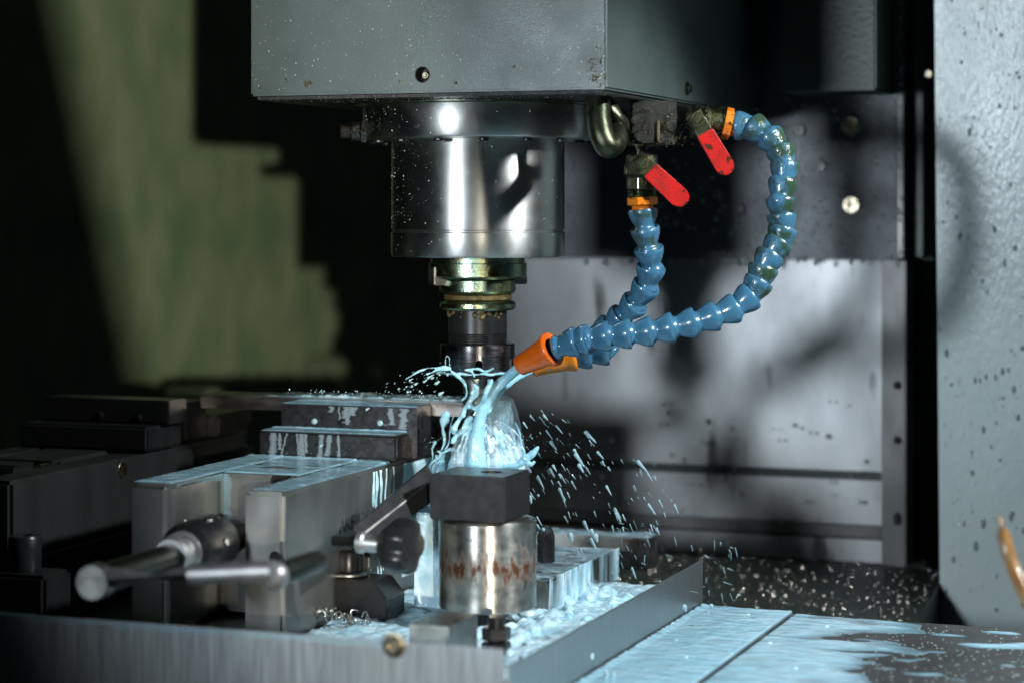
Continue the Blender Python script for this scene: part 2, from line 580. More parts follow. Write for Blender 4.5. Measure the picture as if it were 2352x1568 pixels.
k = 1.88 / FPX
t = thing('spindle', (0, 0, z(zy(640))), 'shiny steel spindle cartridge with flange under the grey head', 'spindle')
prof = [(0.097, zy(247)), (0.0975, zy(249)), (0.0975, zy(318)), (0.0965, zy(322)), (0.076, zy(324))]
obj('flange', lathe([(r, a) for r, a in prof], (0, 0, ZC), (0, 0, 1), 128), M['barrel'], t)
obj('seal_ring', lathe([(0.104, HZ - ZC - 0.003), (0.1045, zy(243)), (0.098, zy(246))], (0, 0, ZC), (0, 0, 1), 96), M['oily'], t)
prof = [(0.0730, zy(323)), (0.0735, zy(327)), (0.0735, zy(527)), (0.0722, zy(529)), (0.0722, zy(532)), (0.0738, zy(534)), (0.0738, zy(583)), (0.0725, zy(589)), (0.045, zy(590))]
obj('barrel', lathe(prof, (0, 0, ZC), (0, 0, 1), 128), M['barrel'], t)
prof = [(0.040, zy(588)), (0.040, zy(603)), (0.0418, zy(605)), (0.0418, zy(634)), (0.039, zy(640)), (0.030, zy(641))]
obj('nose_ring', lathe(prof, (0, 0, ZC), (0, 0, 1), 96), M['oily'], t)
kd = (-RT * 0.93 - FW * 0.37).normalized()
for sgn in (1, -1):
    p = kd * sgn * 0.0365
    bm = box(-0.0058, 0.0058, -0.0075, 0.0075, zy(654) + ZC, zy(612) + ZC, 0.0008)
    ang = math.atan2(kd.y, kd.x)
    bmesh.ops.rotate(bm, verts=bm.verts, cent=(0, 0, 0), matrix=Matrix.Rotation(ang, 3, 'Z'))
    bmesh.ops.translate(bm, verts=bm.verts, vec=p)
    obj('drive_key', bm, M['steel'], t)
p = pt(845, 303, D=1.86)
q = pt(782, 302, D=1.86)
d = (q - p)
bm = add(cyl(p, d, 0.0105, d.length * 0.25, 6, 0.0008), cyl(p + d * 0.25, d, 0.0085, d.length * 0.35, 24))
add(bm, cyl(p + d * 0.6, d, 0.0062, d.length * 0.4, 24))
obj('grease_fitting', bm, M['valve_dark'], t)
for a in range(-4, 5):
    an = -math.pi / 2 + a * 0.42
    p = Vector((math.cos(an) * 0.0885, math.sin(an) * 0.0885, z(zy(323)) - 0.0005))
    obj('flange_screw', cyl(p, (0, 0, -1), 0.0045, 0.0028, 18), M['black_steel'], t)

# ------------------------------------------------------------------ tool holder with collet nut and cutter
t = thing('tool_holder', (0, 0, z(zy(960))), 'tool holder with dark collet nut and end mill under the spindle', 'tool holder')
prof = [(0.028, zy(639)), (0.0315, zy(642)), (0.0325, zy(644)), (0.0325, zy(668)), (0.0305, zy(673)), (0.0275, zy(676)), (0.0272, zy(688)), (0.0310, zy(693)), (0.0325, zy(697)),
        (0.0325, zy(706)), (0.0312, zy(711)), (0.0254, zy(712))]
fl = obj('grip_flange', lathe(prof, (0, 0, ZC), (0, 0, 1), 96), M['oily'], t)
obj('grease_ring', lathe([(0.0272, zy(675)), (0.0288, zy(678)), (0.0286, zy(687)), (0.0272, zy(689))], (0, 0, ZC), (0, 0, 1), 72), M['greasy'], fl)
prof = [(0.0252, zy(712)), (0.0252, zy(760))]
for i in range(5):
    prof += [(0.0252, zy(764 + 5 * i)), (0.0243, zy(766 + 5 * i)), (0.0252, zy(768 + 5 * i))]
hb = obj('holder_body', lathe(prof + [(0.0252, zy(790))], (0, 0, ZC), (0, 0, 1), 96), M['black_steel'], t)
bm = bmesh.new()
for i in range(26):
    a = math.radians(-90 + random.uniform(-95, 95))
    c = Vector((math.cos(a) * 0.0250, math.sin(a) * 0.0250, z(zy(random.uniform(714, 729)))))
    add(bm, blob(c, random.uniform(0.001, 0.0026), sub=1))
obj('grease_smear', remesh(bm, 0.0006, 2), M['greasy'], hb)
prof = [(0.026, zy(787)), (0.0312, zy(788)), (0.0320, zy(790)), (0.0320, zy(848)), (0.0300, zy(856)), (0.0200, zy(866)), (0.0150, zy(867))]
cutters = []
for i in range(6):
    a = math.radians(-90 + 20.36 + 2 + 60 * i) 
    bm = box(-0.0030, 0.0030, -0.006, 0.006, zy(900) + ZC, zy(829) + ZC, 0)
    add(bm, cyl((0, -0.006, zy(829) + ZC), (0, 1, 0), 0.0030, 0.012, 20, 0.0001))
    bmesh.ops.rotate(bm, verts=bm.verts, cent=(0, 0, 0), matrix=Matrix.Rotation(a + math.pi / 2, 3, 'Z'))
    bmesh.ops.translate(bm, verts=bm.verts, vec=Vector((math.cos(a), math.sin(a), 0)) * 0.0335)
    cutters.append(remesh(bm, 0.0004, 0))
obj('collet_nut', cut(lathe(prof, (0, 0, ZC), (0, 0, 1), 96), *cutters), M['nut_steel'], t)
bm = lathe([(0.0128, zy(862)), (0.0128, zy(900)), (0.0120, zy(902))], (0, 0, ZC), (0, 0, 1), 40)
obj('cutter_shank', bm, M['steel'], t)
bm = bmesh.new()
rings = []
for i in range(26):
    ring = []
    for j in range(48):
        a = 2 * math.pi * j / 48
        ph = (a * 4 + i * 0.32) % (2 * math.pi) / (2 * math.pi)
        rr = 0.0125 * (1 - 0.42 * (0.5 - 0.5 * math.cos(2 * math.pi * min(1, ph * 1.15))))
        ring.append(bm.verts.new((math.cos(a) * rr, math.sin(a) * rr, z(zy(900)) - i * 0.0011)))
    rings.append(ring)
for a, b in zip(rings, rings[1:]):
    for j in range(48):
        bm.faces.new((a[j], b[j], b[(j + 1) % 48], a[(j + 1) % 48]))
bm.faces.new(rings[-1])
bm.faces.new(rings[0])
obj('flutes', bm, M['steel'], t, 25)

# ------------------------------------------------------------------ carriage, strips and way cover behind
t = thing('carriage_plate', (0.1, 0.40, z(-0.05)), 'dark grey wet carriage plate with bolts behind the long blue hose', 'machine plate')
pr, pb = pt(2062, 300, Y=0.40), pt(2062, 597, Y=0.40)
obj('plate', box(-0.13, pr.x, 0.40, 0.44, pb.z, z(0.36), 0.0015), M['plate'], t)
obj('edge_lip', box(pr.x + 0.0003, pr.x + 0.006, 0.396, 0.44, pb.z + 0.002, z(0.36), 0.001), M['cover_dark'], t)
for (x, y, r, m) in ((1955, 289, 0.0085, 'bolt'), (1957, 471, 0.0085, 'bolt'), (1888, 383, 0.0048, 'black_steel'), (1838, 300, 0.006, 'black_steel'), (1700, 480, 0.006, 'black_steel')):
    p = pt(x, y, Y=0.40)
    b = obj('socket_bolt', cut(cyl(p, (0, -1, 0), r, r * 0.7, 30), cyl(p + Vector((0, -r * 0.25, 0)), (0, -1, 0), r * 0.5, r, 6, 0.0001)), M[m], t)
p = pt(2012, 207, Y=0.30)
t = thing('carriage_box', (p.x - 0.05, 0.3, p.z), 'dark green shaded box on the carriage at the top right', 'machine cover')
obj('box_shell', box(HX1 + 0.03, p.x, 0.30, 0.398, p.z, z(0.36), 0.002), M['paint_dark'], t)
obj('box_flange', box(HX1 + 0.028, p.x + 0.003, 0.3985 - 0.004, 0.3995, p.z - 0.003, z(0.36), 0.0005), M['plate'], t)
a, b = pt(2096, 300, Y=0.43), pt(2119, 590, Y=0.43)
t = thing('guide_rail_cover', (a.x, 0.43, b.z), 'narrow dark green vertical rail strip beside the carriage plate', 'rail cover')
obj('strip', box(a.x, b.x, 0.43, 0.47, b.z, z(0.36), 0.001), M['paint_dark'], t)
obj('strip_back', box(a.x - 0.004, b.x + 0.004, 0.4702, 0.50, b.z - 0.004, z(0.36), 0.001), M['dark_wall'], t)
for (x, y) in ((2079, 7), (2079, 508), (2131, 171)):
    p = pt(x, y, Y=0.4695)
    obj('rail_screw', cyl(pt(x, y, Y=0.43), (0, 1, 0), 0.0042, 0.04, 16), M['bolt'], t)

YC = 0.45
t = thing('way_cover', (0.08, YC, z(-0.35)), 'stainless telescopic way cover with dark grime marks on the back', 'way cover')
x0, x1 = pt(1150, 900, Y=YC).x, pt(2030, 900, Y=YC).x
xe = pt(2086, 900, Y=YC).x


def zrow(y, x=1650):
    return pt(x, y, Y=YC).z


obj('panel', box(x0, x1, YC, YC + 0.02, zrow(1068), z(0.0), 0.0006), M['cover'], t)
obj('lap_strip', box(x0, x1, YC - 0.005, YC + 0.02, zrow(1086), zrow(1069), 0.0012), M['dark_wall'], t)
obj('panel', box(x0, x1, YC - 0.004, YC + 0.02, zrow(1186), zrow(1087), 0.0006), M['cover'], t)
obj('lap_strip', box(x0, x1, YC - 0.012, YC + 0.02, zrow(1213), zrow(1187), 0.0015), M['cover_dark'], t)
obj('panel', box(x0, x1, YC - 0.007, YC + 0.02, zrow(1270), zrow(1219), 0.0008), M['cover'], t)
obj('wiper_gap', box(x0, x1, YC - 0.001, YC + 0.02, zrow(1218.5), zrow(1213.5), 0.0003), M['hole'], t)
sd = obj('side_rail', box(x1 + 0.0006, xe, YC - 0.016, YC + 0.03, zrow(1273), z(0.0), 0.0015), M['cover_dark'], t)
for y in (884, 1010, 1186, 1196):
    p = pt(2062, y, Y=YC - 0.016)
    obj('rivet', lathe([(0.0042, 0), (0.0038, 0.0018), (0.002, 0.0032), (0, 0.0035)], p, (0, -1, 0), 18), M['black_steel'], sd)
# rail lower right: nothing but the dark bed

# ------------------------------------------------------------------ vises


def text_part(s, p, size, depthv, parent, m):
    cu = bpy.data.curves.new('t', 'FONT')
    cu.body = s
    cu.size = size
    cu.extrude = 0.0003
    to = bpy.data.objects.new('t', cu)
    C.objects.link(to)
    bpy.context.view_layer.update()
    me = to.evaluated_get(bpy.context.evaluated_depsgraph_get()).to_mesh()
    bm = bmesh.new()
    bm.from_mesh(me)
    bpy.data.objects.remove(to)
    # text x runs along +Y of the machine, text y along +Z, on a face looking to +X
    for v in bm.verts:
        v.co = Vector((p.x + v.co.z, p.y + v.co.x, p.z + v.co.y))
    o = obj('etched_text', bm, m, parent, 0)
    return o


VT = z(-0.207)
ZT = z(-0.322)                        # machine table


def make_vise(ox, oy, label, detail):
    X0, X1 = -0.186 + ox, -0.052 + ox
    Y0, Y1 = -0.262 + oy, 0.15 + oy
    t = thing('machine_vise', ((X0 + X1) / 2, oy, ZT), label, 'vise', 'machine vises on the table')
    vm = M['vise_steel'] if detail else M['vise_shaded']
    jm = M['jaw_steel'] if detail else M['black_steel']  # black jaws on the second vise, shade put into the colour as well
    yi = Y0 + 0.085
    lw = 0.0335
    # bed: two rails and the bridge between them
    obj('side_rail', box(X0, X0 + lw, Y0, Y1, ZT, VT, 0.0045, 3), vm, t)
    rr = obj('side_rail', box(X1 - lw, X1, Y0 - 0.004, Y1, ZT, VT - 0.0015, 0.0032, 2), vm, t)
    hc = Vector((X1 - lw - 0.010, yi - 0.01, VT - 0.006))
    obj('bridge', cut(box(X0 + lw + 0.0004, X1 - lw - 0.0004, yi, Y1 - 0.002, ZT + 0.004, VT - 0.001, 0.002),
                      lathe([(0.0125, -0.004), (0.0125, 0.05)], hc, (0, 1, 0), 32)), vm, t)
    obj('screw_stub', add(cyl(hc + Vector((0.002, 0.025, -0.003)), (0, 1, 0), 0.008, 0.02, 20), cyl(hc + Vector((0.004, 0.016, -0.004)), (0, 1, 0), 0.0042, 0.012, 14)), M['bolt'], t)
    obj('slide_cover', box(X0 + lw + 0.004, X1 - lw - 0.004, yi + 0.03, Y1 - 0.1, VT - 0.002, VT + 0.0004, 0.0003), vm, t)
    for s_ in (0, 1):                 # clamping ledges low on both flanks
        xa, xb = ((X1 + 0.0005, X1 + 0.010) if s_ else (X0 - 0.010, X0 - 0.0005))
        obj('clamp_ledge', box(xa, xb, Y0 + (0.13 if detail else 0.02), Y1, ZT + 0.036, ZT + 0.052, 0.0012), vm, t)
    # moving jaw: step block and upper jaw
    jx0, jx1 = pt(594, 1010, Y=-0.062).x + ox, pt(911, 1010, Y=-0.062).x + ox
    jz = z(-0.1852)
    obj('jaw_step', box(jx0, jx1, -0.062 + oy, 0.0 + oy, VT + 0.0006, jz, 0.0022, 3), jm, t)
    ux0, ux1 = pt(645, 950, Y=-0.036).x + ox, pt(957, 950, Y=-0.036).x + ox
    uz = z(-0.1640)
    uj = obj('moving_jaw', box(ux0, ux1, -0.036 + oy, -0.004 + oy, jz + 0.0004 if not detail else VT + 0.0008, uz, 0.0010), jm, t)
    for x in (786, 951 - 70):
        p = pt(x, 970 if x < 800 else 976, Y=-0.036) + Vector((ox, oy, 0))
        obj('jaw_bolt', lathe([(0.0036, -0.001), (0.0036, 0.0004), (0.0028, 0.0010), (0, 0.0012)], p, (0, -1, 0), 20), M['black_steel'], t)
    # fixed jaw behind
    obj('fixed_jaw', box(X0 + 0.008, X1 - 0.012, 0.036 + oy, 0.075 + oy, VT + 0.0006, z(-0.172), 0.0012), jm, t)
    obj('fixed_jaw_block', box(X0, X1, 0.0755 + oy, 0.145 + oy, VT + 0.0008, z(-0.186), 0.003), jm, t)
    # pin in the flank
    p = Vector((X1, -0.075 + oy - 0.06, VT - 0.022))
    if not detail:
        p = pt(282, 1078, X=X1)
        obj('flank_pin', cyl(p + Vector((-0.002, 0, 0)), (1, 0, 0), 0.0075, 0.0026, 28, 0.0003), M['bolt'], t)
    else:
        q = pt(838 - 55, 1203, X=X1)
        text_part('AKE 125', pt(779, 1224, X=X1), 0.0165, 0, t, M['ink'])
        text_part('1020 1030 GA5', pt(768, 1260, X=X1), 0.0088, 0, t, M['ink'])
        p = pt(600, 1277, Y=Y0 - 0.004)
        obj('socket_screw', cyl(p + Vector((0.012, 0.001, 0)), (0, -1, 0), 0.0048, 0.003, 20), M['black_steel'], t)
    return t


make_vise(0, 0, 'bright steel machine vise with etched flank, wet with coolant, below the tool', True)
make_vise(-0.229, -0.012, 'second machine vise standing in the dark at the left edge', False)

# ------------------------------------------------------------------ workpiece
a, b = pt(459, 905, Y=-0.003), pt(1064, 925, Y=-0.003)
bz1, bz0 = z(-0.1615), z(-0.1735)
o = obj('workpiece_bar', box(a.x, b.x, -0.0035, 0.0355, bz0, bz1, 0.0010), M['bar'])
tag(o, 'long flat steel workpiece bar clamped in the vise jaws', 'bar')

# ------------------------------------------------------------------ crank handle on the vise screw
AX = Vector((-0.0975, 0, z(-0.2475)))
t = thing('crank_handle', (AX.x, -0.36, AX.z - 0.03), 'blurred steel crank handle in front of the vise', 'handle')
Y = Vector((0, 1, 0))
P0 = Vector((AX.x, -0.463, AX.z))
P1 = Vector((-0.113, -0.18, AX.z))
d = (P1 - P0).normalized()
obj('hub', lathe([(0.0104, 0.0125), (0.0098, 0.09), (0.0092, 0.115), (0.0092, 0.125)], P0, d, 48), M['hub'], t)
obj('hub_end', lathe([(0.0114, 0), (0.0122, 0.0010), (0.0122, 0.011), (0.0112, 0.0124)], P0, d, 48), M['steel'], t)
obj('collar', lathe([(0.0125, 0.118), (0.0145, 0.120), (0.0145, 0.128), (0.0125, 0.130), (0.0125, 0.134), (0.0155, 0.136), (0.0155, 0.142), (0.012, 0.144)], P0, d, 48), M['handle'], t)
sk = obj('socket', lathe([(0.016, 0.140), (0.0200, 0.143), (0.0215, 0.150), (0.0215, 0.188), (0.0200, 0.192), (0.0200, 0.196), (0.0165, 0.198)], P0, d, 48), M['black_steel'], t)
for an in (0.2, 1.2, 2.2, 3.2, 4.2, 5.2):
    s_, t_, _ = frame(d)
    p = P0 + d * 0.168 + (s_ * math.cos(an) + t_ * math.sin(an)) * 0.0205
    obj('set_screw', cyl(p, s_ * math.cos(an) + t_ * math.sin(an), 0.003, 0.0024, 14, 0.0004), M['steel'], sk)
obj('screw_shaft', lathe([(0.0135, 0.196), (0.0135, 0.225), (0.0105, 0.227), (0.0105, 0.285)], P0, d, 40), M['black_steel'], t)
A0 = pt(256, 1326, Y=-0.462)
A1 = pt(629, 1322, Y=-0.449)
AE = pt(628, 1310, Y=-0.462)
obj('arm', tube([A0, A0.lerp(AE, 0.5), AE], [0.0070, 0.0066, 0.0068], 24), M['handle'], t)
bm = bmesh.new()
bmesh.ops.create_uvsphere(bm, u_segments=32, v_segments=20, radius=0.0100)
bmesh.ops.translate(bm, verts=bm.verts, vec=A1)
obj('arm_ball', bm, M['handle'], t)
gd = Vector((0.03, 1, 0.01)).normalized()
obj('grip', lathe([(0.0066, 0.004), (0.0076, 0.010), (0.0080, 0.03), (0.0078, 0.058), (0.0062, 0.066), (0.003, 0.068)], A1, gd, 32), M['hub'], t)

# ------------------------------------------------------------------ splash tray round the table
TX, TY = 0.1797, -0.414
t = thing('splash_tray', (0, TY, z(-0.36)), 'sheet steel splash tray with upright front and side walls', 'tray')
fp = obj('front_panel', box(-0.75, TX - 0.0012, TY, TY + 0.0022, z(-0.45), z(-0.2822), 0.0006), M['tray'], t)
poly = [Vector((TX, TY + 0.0024, z(-0.45))), Vector((TX, TY + 0.0024, z(-0.2935))), Vector((TX, 0.0565, z(-0.2935))), Vector((TX, 0.0565, z(-0.45)))]
obj('side_panel', prism(poly, (0.0022, 0, 0), 0.0005), M['tray'], t)
obj('floor', box(-0.75, TX - 0.0005, TY + 0.0025, 0.0560, ZT - 0.012, ZT - 0.0003, 0), M['tray'], t)
p = pt(906, 1480, Y=TY)
obj('panel_screw', lathe([(0.0085, 0), (0.0085, 0.0012), (0.0062, 0.0014), (0.0060, 0.0040), (0.0045, 0.0052), (0.0026, 0.0052), (0.0024, 0.0030), (0, 0.0030)], p, (0, -1, 0), 28), M['bolt'], t)

# ------------------------------------------------------------------ table covers on the right
GX = 0.2625
o = obj('table_cover', box(TX + 0.0035, GX - 0.0014, -0.60, 0.052, z(-0.345), z(-0.3318), 0.0012), M['tray'])
tag(o, 'table cover strip flooded with coolant between the tray wall and the gap', 'cover')
o = obj('table_cover', box(GX + 0.0014, 0.80, -0.60, 0.043, z(-0.345), z(-0.3318), 0.0012), M['cover_dark'])
tag(o, 'half wet table cover plate in the bottom right corner', 'cover')

# ------------------------------------------------------------------ coolant manifold, valves and hoses


def z2(x, y, D):
    """point read in the enlarged hose view"""
    return pt((1400 + x / 2.24) / 1.0884, (180 + y / 2.24) / 1.0884, D=D)


def z3(x, y, D):
    """point read in the enlarged splash view"""
    return pt((900 + x / 2.6138) / 1.0884, (620 + y / 2.6138) / 1.0884, D=D)


MD = 1.80
a, b = z2(395, 300, MD), z2(655, 408, MD)
t = thing('coolant_manifold', (a + b) / 2 + Vector((0, 0, -0.02)), 'oily black coolant manifold block under the grey head', 'manifold')


def facing_box(pa, pb, z0, z1, thick, bev=0.001):
    """upright box whose front runs from pa to pb"""
    dx = (pb - pa)
    dx.z = 0
    n = Vector((-dx.y, dx.x, 0)).normalized() * thick
    base = [Vector((pa.x, pa.y, z0)), Vector((pb.x, pb.y, z0)), Vector((pb.x, pb.y, z0)) + n, Vector((pa.x, pa.y, z0)) + n]
    return prism(base, (0, 0, z1 - z0), bev)


obj('block', facing_box(a, b, b.z, HZ - 0.0032, 0.05, 0.0015), M['valve_dark'], t)
obj('block_band', facing_box(z2(545, 300, MD - 0.002), z2(560, 300, MD - 0.002), b.z + 0.002, a.z + 0.004, 0.0015, 0.0004), M['greasy'], t)
for (x, y, r) in ((450, 360, 0.005), (620, 300, 0.005), (420, 270, 0.004)):
    p = z2(x, y, MD)
    obj('block_screw', cyl(p, -FW, r, 0.003, 20), M['valve_dark'], t)
obj('port', tube([z2(655, 300, MD + 0.015), z2(735, 285, MD + 0.015)], 0.0125, 24), M['valve_dark'], t)
obj('port', tube([z2(455, 404, MD + 0.012), z2(455, 470, MD + 0.012)], 0.0120, 24), M['valve_dark'], t)


GLINTS = []


def valve(path, r, piv, g0, g1, gw, label):
    t = thing('ball_valve', path[0], label, 'valve', 'ball valves under the manifold')
    d = (path[1] - path[0])
    L = d.length
    obj('body', lathe([(r * 0.95, 0), (r * 1.05, L * 0.05), (r * 1.05, L * 0.22), (r * 1.18, L * 0.30), (r * 1.2, L * 0.55), (r, L * 0.66), (r, L * 0.95), (r * 0.9, L)], path[0], d, 40), M['brass'], t)
    bm = bmesh.new()
    n = 5
    bm2 = lathe([(r * 0.9, L)] + sum([[(r * 0.9, L + 0.0011 * i), (r * 0.98, L + 0.0011 * i + 0.0005)] for i in range(n)], []) + [(r * 0.88, L + 0.0011 * n)], path[0], d, 32)
    obj('thread', bm2, M['oily'], t)
    lv_d = (g1 - g0).normalized()
    side = lv_d.cross(FW).normalized()
    c = piv
    plate = [c + side * gw * 0.45 - lv_d * 0.006, c + side * gw * 0.45, g0 + side * gw * 0.42 + lv_d * 0.004, g0 - side * gw * 0.42 + lv_d * 0.004, c - side * gw * 0.45, c - side * gw * 0.45 - lv_d * 0.006]
    lv = obj('lever', prism(plate, FW * 0.0016, 0.0004), M['brass'], t)
    # sleeve with a round end
    pl = [g0 + side * gw * 0.48, g0 - side * gw * 0.48]
    e = g1 - lv_d * gw * 0.5
    for i in range(13):
        an = math.pi * i / 12
        pl.append(e + (-side * math.cos(an) + lv_d * math.sin(an)) * gw * 0.52)
    sl = prism([p - FW * 0.0022 for p in pl], FW * 0.0062, 0.0016)
    obj('sleeve', sl, M['red'], lv, 40)
    for i in range(150):
        q = g0.lerp(g1, random.uniform(0.02, 0.9)) + side * gw * random.uniform(-0.4, 0.42) - FW * 0.0022
        GLINTS.append((q, -FW, 0.00012 + 0.00045 * random.random() ** 3, random.uniform(0.7, 1.4)))
    obj('lever_nut', add(cyl(c - FW * 0.0002, -FW, 0.0066, 0.0045, 6, 0.0006), cyl(c - FW * 0.004, -FW, 0.0036, 0.0032, 16, 0.0005)), M['brass'], t)
    return t


valve([z2(722, 285, MD + 0.012), z2(905, 280, MD + 0.012)], 0.0125, z2(765, 268, MD - 0.006), z2(810, 340, MD - 0.006), z2(948, 570, MD - 0.006), 0.0152,
      'upper ball valve whose red lever points down to the right below the head edge')
valve([z2(458, 462, MD + 0.012), z2(458, 665, MD + 0.012)], 0.0125, z2(452, 505, MD - 0.006), z2(505, 552, MD - 0.006), z2(708, 738, MD - 0.006), 0.0158,
      'lower ball valve with red lever, above the short blue hose')

seg_prof = [(0.0080, 0.0026), (0.0108, 0.0005), (0.0118, 0.0007), (0.0123, 0.0022), (0.0122, 0.0046), (0.0114, 0.0080), (0.0101, 0.0118), (0.0088, 0.0150), (0.0082, 0.0170), (0.0084, 0.0184), (0.0094, 0.0200), (0.0101, 0.0220), (0.0098, 0.0242), (0.0080, 0.0262)]
seg_prof = [(r_ * 1.0, h_) for r_, h_ in seg_prof]
seg_me = {}
for key in ('blue', 'blue_oily'):
    bm = lathe(seg_prof, (0, 0, 0), (0, 0, 1), 36)
    bmesh.ops.recalc_face_normals(bm, faces=bm.faces)
    me = bpy.data.meshes.new('hose_segment')
    bm.to_mesh(me)
    bm.free()
    me.materials.append(M[key])
    me.shade_smooth()
    me.set_sharp_from_angle(angle=math.radians(50))
    seg_me[key] = me


def hose(pts, keys, label, con, noz, noz_m, nk=1.0):
    root = thing('coolant_hose', pts[-1], label, 'hose', 'blue segmented coolant hoses')
    n = len(pts)
    for i in range(n - 1):
        a, b = pts[i], pts[i + 1]
        d = b - a
        o = bpy.data.objects.new('hose_segment', seg_me[keys(i)])
        C.objects.link(o)
        o.parent = root
        s_, t_, d_ = frame(d)
        m = Matrix((s_, t_, d_)).transposed().to_4x4()
        spin = Matrix.Rotation(random.uniform(0, 6), 4, 'Z')
        sc_ = d.length / 0.0205
        m = Matrix.Translation(a - worldloc(root)) @ m @ spin @ Matrix.Diagonal((1, 1, min(1.15, max(0.85, sc_)), 1))
        o.matrix_local = m
    # connector at the valve
    p0, p1 = con
    d = p1 - p0
    L = d.length
    c = obj('connector', lathe([(0.0115, 0), (0.0132, L * 0.04), (0.0132, L * 0.60), (0.0118, L * 0.64), (0.0095, L * 0.72), (0.0095, L * 1.0), (0.0102, L * 1.2)], p0, d, 8), M['orange_dirty'], root, 30)
    # nozzle: socket bell, then a long cone cut off at the tip
    q0, q1 = noz
    d = q1 - q0
    L = d.length
    prof = [(0.0088, 0.001), (0.0135, 0), (0.0142, L * 0.03), (0.0140, L * 0.10), (0.0122, L * 0.19), (0.0112, L * 0.30), (0.0082, L * 0.985), (0.0078, L), (0.0066, L), (0.0066, L * 0.8), (0, L * 0.78)]
    prof = [(r_ * nk, h_) for r_, h_ in prof]
    obj('nozzle', lathe(prof, q0, d, 40, False), M[noz_m], root, 40)
    return root


h1 = [(978, 300, 1.81), (1075, 303, 1.807), (1165, 355, 1.80), (1232, 428, 1.795), (1262, 515, 1.79), (1252, 608, 1.785), (1235, 700, 1.78), (1240, 788, 1.78), (1250, 872, 1.78), (1232, 950, 1.778),
      (1182, 1020, 1.775), (1142, 1090, 1.772), (1120, 1165, 1.77), (1072, 1250, 1.768), (988, 1318, 1.765), (880, 1362, 1.763), (762, 1400, 1.762), (640, 1428, 1.762), (520, 1450, 1.763), (400, 1463, 1.764), (282, 1475, 1.766), (165, 1494, 1.768)]
P = [z2(*q) for q in h1]
P += [z3(1430, 606, 1.772), z3(1318, 640, 1.776)]
hose(P, lambda i: 'blue_oily' if i < 13 else 'blue', 'long blue segmented coolant hose looping down on the right to an orange nozzle', (z2(915, 285, 1.81), z2(985, 300, 1.81)),
     (z3(1262, 655, 1.778), z3(1043, 768, 1.795)), 'orange')
h2 = [(463, 765, 1.812), (474, 868, 1.812), (495, 980, 1.815), (512, 1085, 1.82), (490, 1190, 1.826), (428, 1288, 1.834), (355, 1362, 1.842), (285, 1425, 1.848), (190, 1480, 1.852)]
P = [z2(*q) for q in h2]
P += [z3(1620, 668, 1.853), z3(1505, 690, 1.853), z3(1400, 710, 1.852)]
hose(P, lambda i: 'blue_oily' if i < 2 else 'blue', 'short blue segmented coolant hose hanging below the lower red lever', (z2(460, 700, 1.812), z2(463, 772, 1.812)),
     (z3(1398, 708, 1.852), z3(1128, 786, 1.848)), 'orange_light', 0.84)

# flexible conduit loop under the head
t = thing('flexible_conduit', z2(255, 430, 1.74), 'oily ribbed metal conduit loop hanging beside the spindle flange', 'conduit')
path = [z2(215, 75, 1.76), z2(214, 200, 1.752), z2(222, 310, 1.745), z2(245, 385, 1.742), z2(272, 415, 1.745), z2(300, 400, 1.755), z2(312, 370, 1.765), z2(300, 330, 1.775)]
pp, rr = [], []
n = len(path)
for i in range(n - 1):
    for j in range(14):
        u = j / 14
        a, b, c, e = path[max(i - 1, 0)], path[i], path[i + 1], path[min(i + 2, n - 1)]
        pp.append(0.5 * ((2 * b) + (c - a) * u + (2 * a - 5 * b + 4 * c - e) * u * u + (3 * b - a - 3 * c + e) * u ** 3))
for i in range(len(pp)):
    rr.append(0.0088 + (0.0012 if i % 2 else 0))
obj('ribbed_tube', tube(pp, rr, 20), M['conduit'], t, 180)
path2 = [z2(262, 100, 1.775), z2(285, 190, 1.772), z2(310, 250, 1.77), z2(345, 285, 1.775), z2(350, 310, 1.785)]
obj('ribbed_tube', tube(path2, 0.006, 16), M['conduit'], t, 180)

# ------------------------------------------------------------------ steel post and work stop
PD = 1.715
pc = pt(1120, 1390, D=PD)
pz0, pz1 = z(-(1392 - HY) * PD / FPX), z(-(1188 - HY) * PD / FPX)
pr_ = 112 * PD / FPX
t = thing('steel_post', (pc.x, pc.y, pz0), 'round turned steel post with a brown rust ring', 'post')
obj('post_body', lathe([(pr_ - 0.0015, pz0), (pr_, pz0 + 0.0012), (pr_, pz1 - 0.0015), (pr_ - 0.0018, pz1)], (pc.x, pc.y, 0), (0, 0, 1), 96), M['post'], t)
obj('foot_bolt', lathe([(0.011, ZT - 0.001), (0.011, ZT + 0.012), (0.0135, ZT + 0.0122), (0.0135, pz0 - 0.0002)], (pc.x + 0.008, pc.y - 0.012, 0), (0, 0, 1), 6), M['black_steel'], t)

bx0, bx1 = pt(986, 1130, Y=pc.y - 0.034), pt(1160, 1130, Y=pc.y - 0.034)
t = thing('work_stop', (pc.x, pc.y, pz1 + 0.0015), 'black work stop block with angled arm and knob on top of the round post', 'work stop')
bz1_ = z(-(1086 - HY) * 1.70 / FPX)
cutter = lathe([(0.0085, -0.01), (0.0085, 0.02)], (bx1.x - 0.022, pc.y - 0.005, bz1_ - 0.006), (0, 0, 1), 28)
obj('stop_block', cut(box(bx0.x, bx1.x, pc.y - 0.034, pc.y + 0.022, pz1 + 0.0016, bz1_, 0.0011), cutter), M['black_steel'], t)
obj('block_bolt', cyl((bx1.x - 0.022, pc.y - 0.005, bz1_ - 0.0075), (0, 0, 1), 0.0062, 0.005, 24), M['bolt'], t)
